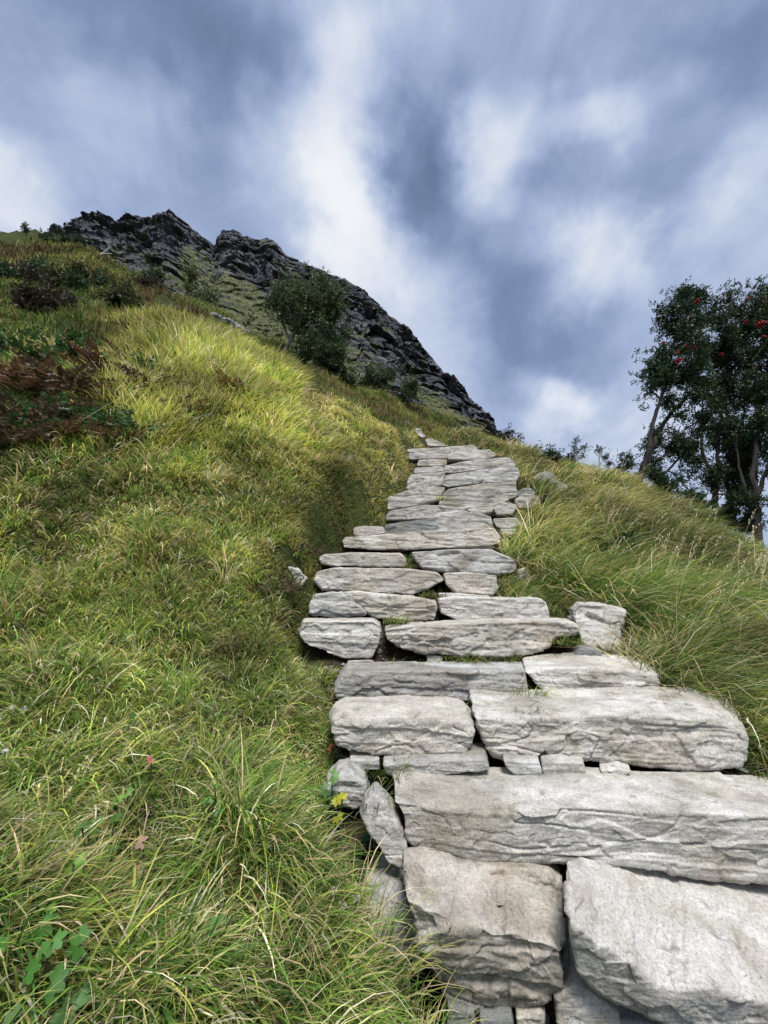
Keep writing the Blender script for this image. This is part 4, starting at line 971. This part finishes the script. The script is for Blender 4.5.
# mid-distance rowans below the cliff
tree('rowan_tree', 'broad grey-green rowan with a slanting pale trunk growing below the cliff', 'tree', Pv(276,364,15),
     [([Pv(274,366,15), Pv(285,350,15), Pv(296,333,15), Pv(300,300,15)], .09, .03), ([Pv(296,333,15), Pv(315,310,15), Pv(330,290,15)], .06, .02), ([Pv(290,342,15), Pv(280,315,15), Pv(278,290,15)], .05, .015)],
     [blob(290,294,15,18,1.2), blob(311,290,15,19,1.2), blob(330,302,15,17,1.1), blob(300,310,15,26,1.5), blob(328,325,15,22,1.2), blob(280,310,15,16,.8), blob(310,345,15,18,1), blob(335,350,15,12,.5)], 6500, (0.085, 0.125, 0.050), bark='bark_pale', nbranch=110, leaf_len=.24, lw=.05, pairs=3)
tree('shrub', 'low dark bush at the cliff foot above the end of the path', 'shrub', Pv(388,408,20), [([Pv(388,410,20), Pv(388,395,20)], .08, .03)],
     [blob(372,378,20,14,1), blob(392,382,20,15,1.2), blob(408,392,20,11,.9), blob(362,385,20,10,.7), blob(385,396,20,12,.8)], 1300, (0.055, 0.085, 0.03), nbranch=40, leaf_len=.28, lw=.07, pairs=3)
tree('shrub', 'bush behind the dry grass right of the slanting pale trunk', 'shrub', Pv(338,392,16), [([Pv(338,394,16), Pv(338,380,16)], .06, .02)],
     [blob(330,370,16,14,1), blob(345,376,16,12,1), blob(318,366,16,10,.7)], 800, (0.065, 0.085, 0.033), nbranch=30, leaf_len=.22, lw=.055, pairs=3)
tree('shrub', 'pale green slender bushes on the mossy gully of the cliff', 'shrub', Pv(188,300,30), [([Pv(186,300,30), Pv(190,270,30)], .08, .03)],
     [blob(186,270,30,10,1), blob(195,285,30,12,1), blob(205,297,30,10,.8)], 420, (0.10, 0.12, 0.045), nbranch=30, leaf_len=.5, lw=.12, pairs=2)
tree('shrub', 'tiny leafy shrub silhouetted on the skyline where the path ends', 'shrub', Pv(508,444,11), [([Pv(508,446,11), Pv(509,432,11)], .02, .008)],
     [blob(508,432,11,8,1), blob(502,438,11,6,.5), blob(515,438,11,5,.4)], 190, (0.06, 0.065, 0.03), nbranch=18, leaf_len=.13, lw=.03, pairs=3)
tree('shrub', 'tiny shrub on the left skyline of the moor', 'shrub', Pv(26,238,25), [([Pv(26,239,25), Pv(26,228,25)], .03, .01)],
     [blob(26,227,25,4,1), blob(22,230,25,2.5,.4)], 70, (0.035, 0.05, 0.02), nbranch=10, leaf_len=.25, lw=.06, pairs=3)
tree('shrub', 'dark green shrub on the moor just left of the cliff top', 'shrub', Pv(70,248,27), [([Pv(70,250,27), Pv(70,240,27)], .06, .02)],
     [blob(58,240,27,8,1), blob(72,240,27,9,1), blob(85,246,27,7,.8), blob(45,238,27,6,.6)], 500, (0.040, 0.065, 0.025), nbranch=26, leaf_len=.4, lw=.1, pairs=3)
for (a, b, D, lab) in [(575, 450, 8.8, 'bare-stemmed young plant with a few leaves on the skyline, left one of the pair'), (600, 456, 8.6, 'bushy-topped young plant on the skyline, right one of the pair')]:
    tree('sapling', lab, 'plant', Pv(a, b + 14, D), [([Pv(a, b + 18, D), Pv(a - 1, b + 4, D), Pv(a + 1, b - 10, D)], .008, .003), ([Pv(a, b + 8, D), Pv(a + 7, b, D), Pv(a + 12, b - 8, D)], .005, .002)],
         [blob(a, b - 4, D, 8, 1), blob(a + 9, b, D, 7, 1)], 110, (0.04, 0.05, 0.03), nbranch=12, leaf_len=.08, lw=.018, leafp=.95, pairs=3)
# dead branch on the moor
dt = Tubes()
bb = Pv(96, 262, 24)
for pts in ([(85,263),(85,248)], [(92,262),(100,256),(107,250),(111,247)], [(100,256),(104,254),(112,254)], [(98,262),(98,257)], [(96,259),(92,254)]):
    pp = np.array([Pv(a, b, 24) for a, b in pts]); dt.add(pp - bb, np.linspace(.09, .04, len(pp)), 5)
o = dt.build('dead_branch', M['bare_wood']); o.location = bb; tag(o, 'bleached dead branches sticking out of the moor below the cliff', 'branch')

# ------------------------------------------------------------------ single plants
def seed_stalk(base, L, az, lean, curl, w, head, label, group, colr=STRAW):
    B = Blades(); r = np.array([[0, 0, -0.02]])
    B.add(blades(r, np.array([L]), np.array([w]), np.array([az]), np.array([lean]), np.array([curl]), np.array([colr]) * .9, np.array([PALE]), 9, .1))
    th = 0; p = np.array([0, 0, 0.0]); pts = []
    for k in range(30):
        t = lean + curl * ((k + .5) / 30) ** 1.3
        p = p + np.array([math.sin(az) * math.sin(t), math.cos(az) * math.sin(t), math.cos(t)]) * L / 30; pts.append((p.copy(), t))
    hp = []
    for k in range(20, 30):
        for _ in range(head): hp.append(pts[k])
    hr = np.array([q_[0] for q_ in hp]) + rng.normal(0, w * .5, (len(hp), 3)); n = len(hp)
    B2 = Blades(); B2.add(blades(hr, np.full(n, L * .035), np.full(n, w * 1.3), az + rng.normal(0, .8, n), np.array([q_[1] for q_ in hp]) + rng.normal(0, .35, n), np.full(n, .3), np.tile(STRAW, (n, 1)), np.tile(PALE, (n, 1)), 2))
    root = B.build('grass_stalk', M['stalk']); root.location = base
    h_ = B2.build('seed_head', M['stalk'], root)
    tag(root, label, 'grass stalk', group); return root
GS = 'tall dry grass stalks on the right bank'
for k in range(46):
    a = rng.uniform(585, 762); 
    b = rng.uniform(0, 1)
    yy = 490 + (a - 585) * .42 + b * 120
    g = on_ground(a, yy, 1.8, 9)
    if corridor(np.array([g.x]), np.array([g.y]))[0] < .15: continue
    R = g.length
    seed_stalk(g, rng.uniform(.5, .8), 1.57 + rng.normal(0, .25), rng.uniform(.15, .5), rng.uniform(.2, .7), max(.0035, R * .0012), 2, 'tall dry grass stalk leaning right on the right bank', GS)
for (a, b, L, az, ln, cu) in [(745,880,.75,1.2,.25,.15)]: pass
GL = 'tall pale grass stalks on the left bank'
for (a, b, L, az, ln, cu, lab) in [(30,900,.62,1.3,.15,.25,'tall pale bent stalk near the lower left edge'), (40,445,1.35,1.45,.85,.15,'long pale seeding stalk slanting up across the dark ferns'),
                                   (75,470,1.1,1.5,.95,.2,'pale dead stalk lying low across the undergrowth'), (150,470,.8,1.5,.55,.4,'pale stalk bending right over the olive turf'), (212,660,.45,1.3,.05,.1,'thin upright pale stalk in the middle of the left bank'),
                                   (235,520,.7,1.4,.15,.3,'thin green-gold stalk standing below the light grass'), (330,470,.5,1.4,.3,.4,'short straw stalk near the upper stairs')]:
    g = on_ground(a, b, .8, 9); seed_stalk(g, L * g.length / 3.2 if g.length < 3 else L, az, ln, cu, max(.005, g.length * .0014), 2, lab, GL, PALE)
GK = 'thin grass stems on the right skyline'
for k in range(26):
    a = rng.uniform(515, 640); g = on_ground(a, 452 + (a - 515) * .25 + 8, 5, 10)
    seed_stalk(g, rng.uniform(.35, .75), 1.5 + rng.normal(0, .3), rng.uniform(.1, .45), rng.uniform(.1, .5), .006, 1, 'thin seeding grass stem standing against the sky', GK, BROWN * 1.5)

def lobed_leaf(c, up, fw, size, col, lobes=5):
    """one hand-shaped leaf as a fan of lobes"""
    V = [c]; C = [col]; n = lobes * 4 + 1
    side = np.cross(up, fw); side /= np.linalg.norm(side)
    for k in range(n):
        t = -2.3 + 4.6 * k / (n - 1)
        rr = size * (.62 + .38 * abs(math.cos((k / (n - 1)) * lobes * math.pi))) * (1 if abs(t) < 2 else .8)
        V.append(c + fw * math.cos(t) * rr + side * math.sin(t) * rr - up * rr * .18); C.append(col * (.85 + .3 * rng.random()))
    return np.array(V), np.array([[0, k, k + 1] for k in range(1, n)]), np.array(C)
def herb(label, px, py, n, size, spread, color, hgt=.10, cat='plant', name='leafy_plant', lobes=5, lift=0):
    g = on_ground(px, py, .8, 9); g.z += lift; hgt += .05
    root = empty(name, g); st = Tubes()
    for k in range(n):
        a = rng.uniform(0, 6.28); r = spread * math.sqrt(rng.random())
        c = np.array([r * math.cos(a), r * math.sin(a) - .02, hgt * rng.uniform(.6, 1.3)])
        up = np.array([rng.normal(0, .35), -.75 + rng.normal(0, .25), .75]); up /= np.linalg.norm(up)
        fw = np.cross(up, unit(1)[0]); fw /= np.linalg.norm(fw)
        V, Fs, C = lobed_leaf(c, up, fw, size * rng.uniform(.6, 1.15), np.array(color) * rng.uniform(.75, 1.25), lobes)
        mesh_np('leaf', V, [Fs], M['leaf'], root, smooth=False, col=C)
        st.add(curve((c[0] * .2, c[1] * .2, -.02), c, (0, 0, 0), 5, .02), np.full(5, .0022), 4)
    st.build('stem', M['bark'], root)
    tag(root, label, cat); return root
LG = (0.10, 0.22, 0.045)
herb('broad-leaved green plant at the lower left corner', 22, 1045, 15, .035, .13, (.07, .19, .035), .10)
herb('bright green leafy plant with lobed leaves left of the leaning stone blade', 328, 835, 7, .03, .05, LG, .13)
herb('small plant with yellow-green leaves next to the leaning stone blade', 336, 848, 3, .026, .03, (.42, .40, .03), .09)
herb('light green lobed leaves in the turf above the lower left corner', 62, 965, 6, .026, .07, (.17, .32, .05), .10)
herb('small cluster of lobed leaves in the middle of the lower left bank', 105, 875, 5, .022, .06, LG, .08)
herb('small light green leaf cluster beside the red leaf', 122, 838, 3, .020, .04, (.17, .32, .05), .07)
herb('low leafy plant at the bottom of the left bank', 205, 985, 4, .022, .05, LG, .08)
herb('low leafy plant among grass near the left boulder', 210, 835, 4, .018, .05, LG, .07)
herb('dark green leaves tucked beside the lowest rock', 375, 862, 8, .022, .07, (.035, .10, .02), .04)
herb('small plant with round dark leaves high on the left bank', 118, 755, 6, .022, .07, (.06, .15, .03), .07)
herb('single dried red leaf caught in the grass of the left bank', 150, 812, 1, .026, .01, (.42, .12, .09), .16, 'leaf', 'red_leaf', 3)
herb('small reddish brown leaves on the turf beside the third step', 328, 772, 2, .016, .02, (.42, .12, .06), .05, 'leaf', 'red_leaf', 3)
herb('pinkish dry leaf low on the left bank', 152, 905, 2, .02, .03, (.48, .30, .22), .10, 'leaf', 'dry_leaf', 3)

def flower_plant(label, px, py, n, colr, size, hgt, name='wildflower'):
    g = on_ground(px, py, .8, 9); root = empty(name, g); st = Tubes(); 
    for k in range(n):
        tip = np.array([rng.normal(0, .02), rng.normal(0, .01) - .03, hgt * rng.uniform(.7, 1.1)])
        st.add(curve((0, 0, -.02), tip, (0, 0, 0), 6, .02), np.full(6, .0016), 4)
        L_ = Leaves(); m = 26; L_.simple(tip + rng.normal(0, size * .25, (m, 3)), unit(m), np.full(m, size * .6), np.full(m, size * .35), np.array(colr), .15)
        L_.build('flower_head', M['leaf'], root)
    st.build('stem', M['bark'], root); tag(root, label, 'flower')
flower_plant('white fluffy seed head at the left edge, upper one', 14, 745, 3, (.75, .73, .68), .018, .13)
flower_plant('white fluffy seed head at the left edge, lower one', 10, 785, 2, (.75, .73, .68), .018, .13)
flower_plant('tiny yellow flower in the lower left grass', 278, 868, 1, (.75, .62, .02), .012, .10)
flower_plant('yellow flower on the left bank beside the third step', 300, 745, 1, (.70, .60, .05), .012, .10)
flower_plant('withered white seed spike standing in front of the lowest rock', 343, 960, 3, (.55, .48, .40), .014, .17)

# fern / bracken clumps, dark red-brown undergrowth on the left
def bracken(label, px, py, n, L, color):
    g = on_ground(px, py, 1, 12); L = L * 1.15; root = empty('bracken', g)
    for k in range(n):
        az = rng.uniform(0, 6.28); lean = rng.uniform(.3, .9); m = 12
        p = np.array([rng.normal(0, .08), rng.normal(0, .08), 0.0]); lv = Leaves(); pts = []
        for i in range(m):
            t = lean + .9 * i / m
            dv_ = np.array([math.sin(az) * math.sin(t), math.cos(az) * math.sin(t), math.cos(t)]); p = p + dv_ * L / m; pts.append((p.copy(), dv_))
        c = np.array([q_[0] for q_ in pts[2:]]); d = np.array([q_[1] for q_ in pts[2:]]); nn_ = len(c)
        s = np.cross(d, [0, 0, 1.0]); s /= np.linalg.norm(s, axis=1, keepdims=True) + 1e-6
        for sg in (-1, 1):
            dd = s * sg + d * .4 + rng.normal(0, .12, (nn_, 3)); dd /= np.linalg.norm(dd, axis=1, keepdims=True)
            ln = L * .33 * (1 - np.linspace(0, .85, nn_))
            lv.simple(c, dd, ln, np.full(nn_, L * .085), np.array(color) * rng.uniform(.8, 1.2), .3)
            for f in (.3, .6): 
                d3 = d * .8 + dd * .5; d3 /= np.linalg.norm(d3, axis=1, keepdims=True); lv.simple(c + dd * (ln * f)[:, None], d3, ln * .4, np.full(nn_, L * .035), np.array(color), .3)
        lv.build('frond', M['leaf'], root)
    tag(root, label, 'fern', 'bracken and dock clumps on the left bank')
RB = (.15, .085, .046); GB = (.06, .125, .038); BB = (.095, .068, .040)
for (lab, a, b, n, L, c) in [('rust-brown bracken clump at the left edge under the green ferns', 20, 400, 12, .5, RB), ('dark brown bracken clump second from the left edge', 60, 395, 12, .5, BB), ('rust-coloured bracken clump behind the seeding stalk', 105, 385, 12, .5, RB),
                        ('brown bracken clump under the light grass', 150, 395, 12, .45, BB), ('rusty clump in the middle of the light grass', 240, 400, 9, .4, (.17, .08, .03)), ('green fern clump high on the left edge', 15, 365, 14, .5, GB),
                        ('green fern clump right of the one at the left edge', 65, 362, 14, .5, GB), ('dark green fern clump below the brown bracken', 100, 440, 12, .38, GB), ('dark fern clump at the left edge beside the pale straw', 15, 455, 12, .40, BB),
                        ('dark green fern low in the undergrowth', 50, 430, 12, .4, GB), ('dark green leafy clump in the right bank above the leaning grey rock', 610, 560, 16, .38, (.03, .075, .025)), ('brown-stemmed clump right of the rust-brown clumps', 185, 420, 9, .35, RB),
                        ('brown-green clump beside the sixth step', 300, 560, 8, .22, BB), ('dark undergrowth clump left of the fifth step', 275, 600, 7, .2, BB)]:
    bracken(lab, a, b, n, L, c)
for k in range(16):
    a = rng.uniform(0, 215); bracken('low brown bracken clump mixed into the undergrowth of the left bank', a, rng.uniform(372, 470) - .12 * a, 9, rng.uniform(.25, .4), [RB, BB, GB][k % 3])

# ------------------------------------------------------------------ the distant hiker
def person():
    base = Vector(P(388, 409, 19.5)); 
    me = bpy.data.meshes.new('person'); ob = bpy.data.objects.new('person', me); COL.objects.link(ob)
    J = [(0,0,.48),(0,0,.62),(0,0,.82),(0,0,.98),(0,-.03,1.06),(0,-.04,1.16),(0,-.05,1.24),          # pelvis .. head
         (-.19,0,.95),(-.27,-.06,.70),(-.18,-.24,.60),(-.14,-.32,.60),(.19,0,.95),(.28,-.06,.70),(.20,-.24,.60),(.16,-.32,.60),
         (-.10,-.02,.45),(-.14,-.42,.50),(-.13,-.45,.12),(-.13,-.58,.06),(.10,-.02,.45),(.14,-.42,.50),(.15,-.48,.12),(.15,-.61,.06)]
    Rd = [.14,.13,.155,.09,.055,.085,.08,.06,.045,.035,.03,.06,.045,.035,.03,.09,.065,.05,.04,.09,.065,.05,.04]
    Eg = [(0,1),(1,2),(2,3),(3,4),(4,5),(5,6),(3,7),(7,8),(8,9),(9,10),(3,11),(11,12),(12,13),(13,14),(0,15),(15,16),(16,17),(17,18),(0,19),(19,20),(20,21),(21,22)]
    me.from_pydata([Vector(j) for j in J], Eg, [])
    sk = ob.modifiers.new('skin', 'SKIN'); sk.use_smooth_shade = True
    for i, v in enumerate(me.skin_vertices[0].data): v.radius = (Rd[i], Rd[i] * .85); v.use_root = (i == 0)
    ob.modifiers.new('sub', 'SUBSURF').levels = 1
    m, nt = new_mat('hiker_skin_and_clothes'); L = nt.links.new
    tc = nd(nt, 'ShaderNodeTexCoord'); sp = nd(nt, 'ShaderNodeSeparateXYZ'); L(tc.outputs['Object'], sp.inputs[0])
    r = ramp(nt, [(0.0, (.16, .22, .27)), (.43, (.16, .22, .27)), (.44, (.28, .03, .06)), (.80, (.28, .03, .06)), (.815, (.60, .36, .28)), (1.0, (.60, .36, .28))])
    r.color_ramp.interpolation = 'CONSTANT'
    mr = nd(nt, 'ShaderNodeMath', operation='DIVIDE'); L(sp.outputs['Z'], mr.inputs[0]); mr.inputs[1].default_value = 1.3; L(mr.outputs[0], r.inputs[0])
    bs = nd(nt, 'ShaderNodeBsdfPrincipled'); bs.inputs['Roughness'].default_value = .8; L(r.outputs[0], bs.inputs['Base Color']); out(nt, bs.outputs[0]); me.materials.append(m)
    ob.location = base - Vector((0, 0, .35)); ob.rotation_euler = (0, 0, math.radians(25))
    # pale sun hat
    bm = bmesh.new(); bmesh.ops.create_uvsphere(bm, u_segments=14, v_segments=8, radius=.115)
    for v in bm.verts:
        v.co.z *= .8
        if v.co.z < -.02: v.co.z = -.02; v.co.x *= 1.5; v.co.y *= 1.5
    hm = bpy.data.meshes.new('hat'); bm.to_mesh(hm); bm.free(); hm.materials.append(simple_mat('pale_pink_hat', (.62, .45, .40), (.7, .52, .46), 20))
    ho = bpy.data.objects.new('hat', hm); COL.objects.link(ho); ho.parent = ob; ho.location = (0, -.05, 1.27)
    tag(ob, 'distant person in a red top and pale hat resting among the bushes', 'person')
person()

# ------------------------------------------------------------------ sky, sun, camera
SUN_EL, SUN_AZ = math.radians(63), math.radians(165)      # azimuth from +Y clockwise: behind the photographer, a little to the right
world = bpy.data.worlds.new('World'); scene.world = world; world.use_nodes = True
nt = world.node_tree; nt.nodes.clear(); L = nt.links.new
tc = nd(nt, 'ShaderNodeTexCoord')
sky = nd(nt, 'ShaderNodeTexSky', sky_type='NISHITA', sun_disc=False, sun_elevation=SUN_EL, sun_rotation=SUN_AZ)
skys = nd(nt, 'ShaderNodeVectorMath', operation='SCALE'); L(sky.outputs[0], skys.inputs[0]); skys.inputs['Scale'].default_value = 0.10
# cloud layer coordinates: direction projected on a flat ceiling, so streaks run towards the horizon ahead
sep = nd(nt, 'ShaderNodeSeparateXYZ'); L(tc.outputs['Generated'], sep.inputs[0])
zc = nd(nt, 'ShaderNodeMath', operation='MAXIMUM'); L(sep.outputs['Z'], zc.inputs[0]); zc.inputs[1].default_value = 0.0
za = nd(nt, 'ShaderNodeMath', operation='ADD'); L(zc.outputs[0], za.inputs[0]); za.inputs[1].default_value = 0.12
dx = nd(nt, 'ShaderNodeMath', operation='DIVIDE'); L(sep.outputs['X'], dx.inputs[0]); L(za.outputs[0], dx.inputs[1])
dy = nd(nt, 'ShaderNodeMath', operation='DIVIDE'); L(sep.outputs['Y'], dy.inputs[0]); L(za.outputs[0], dy.inputs[1])
cmb = nd(nt, 'ShaderNodeCombineXYZ'); L(dx.outputs[0], cmb.inputs[0]); L(dy.outputs[0], cmb.inputs[1])
def mapn(scale, loc=(0, 0, 0)):
    m = nd(nt, 'ShaderNodeMapping'); m.inputs['Scale'].default_value = scale; m.inputs['Location'].default_value = loc; L(cmb.outputs[0], m.inputs['Vector']); return m.outputs[0]
n1 = noise(nt, mapn((1.3, .75, 1), (2.3, .4, 0)), 1.6, 5, .5, .3)
n4 = noise(nt, mapn((2.6, 1.1, 1), (1, 7, 0)), 2.6, 6, .6, .3)
n3 = noise(nt, tc.outputs['Generated'], 4.6, 8, .60, .6)
n2 = noise(nt, mapn((4.2, 1.0, 1), (5, 1, 0)), 1.5, 3, .5, .2)
# warp of the view direction for the big cloud masses
wn = noise(nt, tc.outputs['Generated'], 3.4, 5, .55)
ws = nd(nt, 'ShaderNodeVectorMath', operation='SUBTRACT'); L(wn.outputs['Color'], ws.inputs[0]); ws.inputs[1].default_value = (.5, .5, .5)
wm = nd(nt, 'ShaderNodeVectorMath', operation='SCALE'); L(ws.outputs[0], wm.inputs[0]); wm.inputs['Scale'].default_value = .34
wa = nd(nt, 'ShaderNodeVectorMath', operation='ADD'); L(tc.outputs['Generated'], wa.inputs[0]); L(wm.outputs[0], wa.inputs[1])
val = None
def addv(a, b, mul=1.0):
    n = nd(nt, 'ShaderNodeMath', operation='MULTIPLY_ADD'); L(b, n.inputs[0]); n.inputs[1].default_value = mul
    if a is None: n.inputs[2].default_value = 0
    elif hasattr(a, 'node'): L(a, n.inputs[2])
    else: n.inputs[2].default_value = a
    return n.outputs[0]
val = addv(0.40 - .5 * .40 - .5 * .14 - .5 * .52 - .5 * .20 + .05, n1.outputs['Fac'], .40); val = addv(val, n2.outputs['Fac'], .14); val = addv(val, n3.outputs['Fac'], .52); val = addv(val, n4.outputs['Fac'], .20)
# big masses: pixel of the centre, half-size across / along, rotation of the long axis, strength
for (px, py, sx, sy, rot, a) in [
    (375, 75, 56, 84, 10, .42), (310, 170, 55, 70, 25, .30), (352, 242, 46, 66, 10, .42), (500, 152, 46, 52, 0, .36), (612, 108, 52, 30, 20, .26), (594, 256, 56, 42, -35, .36),
    (706, 188, 46, 40, 0, .22), (8, 195, 62, 48, 0, .30), (130, 95, 70, 60, 0, .12), (556, 402, 36, 24, 0, .30), (432, 330, 60, 60, 0, .22), (640, 420, 90, 60, 0, .16), (705, 290, 60, 60, 0, .08), (410, 292, 40, 60, 0, .12),
    (180, 30, 190, 70, 0, -.24), (255, 100, 50, 75, 15, -.18), (45, 110, 60, 60, 0, -.12), (415, 165, 46, 78, 15, -.42), (470, 300, 60, 90, 30, -.26), (560, 200, 40, 50, 0, -.14), (640, 190, 36, 50, 0, -.14), (550, 345, 80, 34, -20, -.18),
    (700, 70, 90, 50, 0, -.16), (560, 40, 90, 40, 0, -.06), (180, 180, 70, 44, 0, -.06), (690, 385, 80, 40, 0, -.06)]:
    c = Vector(ray(px, py)).normalized()
    r_ = Vector((1, 0, 0)); r_ = (r_ - c * r_.dot(c)).normalized(); u_ = r_.cross(c)
    ar = math.radians(rot); ax = r_ * math.cos(ar) + u_ * math.sin(ar); ay = -r_ * math.sin(ar) + u_ * math.cos(ar)
    Rm = Matrix((ax, ay, ax.cross(ay))).transposed()
    k = c.y * CP + c.z * SP                    # foreshortening of the wide lens off its axis
    m = nd(nt, 'ShaderNodeMapping', vector_type='TEXTURE'); m.inputs['Location'].default_value = c; m.inputs['Rotation'].default_value = Rm.to_euler('XYZ')
    m.inputs['Scale'].default_value = (1.7 * sx / F * k, 1.7 * sy / F * k * k ** .5, 1.2)
    L(wa.outputs[0], m.inputs['Vector'])
    ln_ = nd(nt, 'ShaderNodeVectorMath', operation='LENGTH'); L(m.outputs[0], ln_.inputs[0])
    mr = nd(nt, 'ShaderNodeMapRange', interpolation_type='SMOOTHERSTEP'); mr.inputs[1].default_value = 1.0; mr.inputs[2].default_value = 0.0; L(ln_.outputs['Value'], mr.inputs[0])
    val = addv(val, mr.outputs[0], a)
rc = ramp(nt, [(0.0, (.145, .20, .34)), (.22, (.225, .30, .485)), (.42, (.37, .46, .675)), (.62, (.56, .64, .81)), (.85, (.84, .88, .95)), (1.0, (.93, .95, .98))])
L(val, rc.inputs[0])
cl = mixc(nt, .93, skys.outputs[0], rc.outputs[0])
bg = nd(nt, 'ShaderNodeBackground'); L(cl, bg.inputs['Color']); bg.inputs['Strength'].default_value = 1.0
wo = nd(nt, 'ShaderNodeOutputWorld'); L(bg.outputs[0], wo.inputs['Surface'])
world.cycles.sampling_method = 'MANUAL'; world.cycles.sample_map_resolution = 512

sl = bpy.data.lights.new('sun', 'SUN'); sl.energy = 4.3; sl.angle = math.radians(20); sl.color = (1.0, .96, .90)
so = bpy.data.objects.new('sun', sl); COL.objects.link(so)
sd = Vector((math.sin(SUN_AZ) * math.cos(SUN_EL), math.cos(SUN_AZ) * math.cos(SUN_EL), math.sin(SUN_EL)))
so.rotation_euler = sd.to_track_quat('Z', 'Y').to_euler(); so.location = sd * 30

cam = bpy.data.cameras.new('camera'); co = bpy.data.objects.new('camera', cam); COL.objects.link(co)
cam.sensor_fit = 'HORIZONTAL'; cam.sensor_width = 36; cam.lens = 36 * F / 768
cam.clip_start = 0.05; cam.clip_end = 9000
co.location = (0, 0, 0); co.rotation_euler = (math.radians(90) + PITCH, 0, 0)
scene.camera = co
scene.view_settings.view_transform = 'Standard'; scene.view_settings.look = 'None'; scene.view_settings.exposure = 0; scene.view_settings.gamma = 1
scene.cycles.max_bounces = 6; scene.cycles.diffuse_bounces = 3; scene.cycles.transmission_bounces = 3; scene.cycles.use_denoising = True
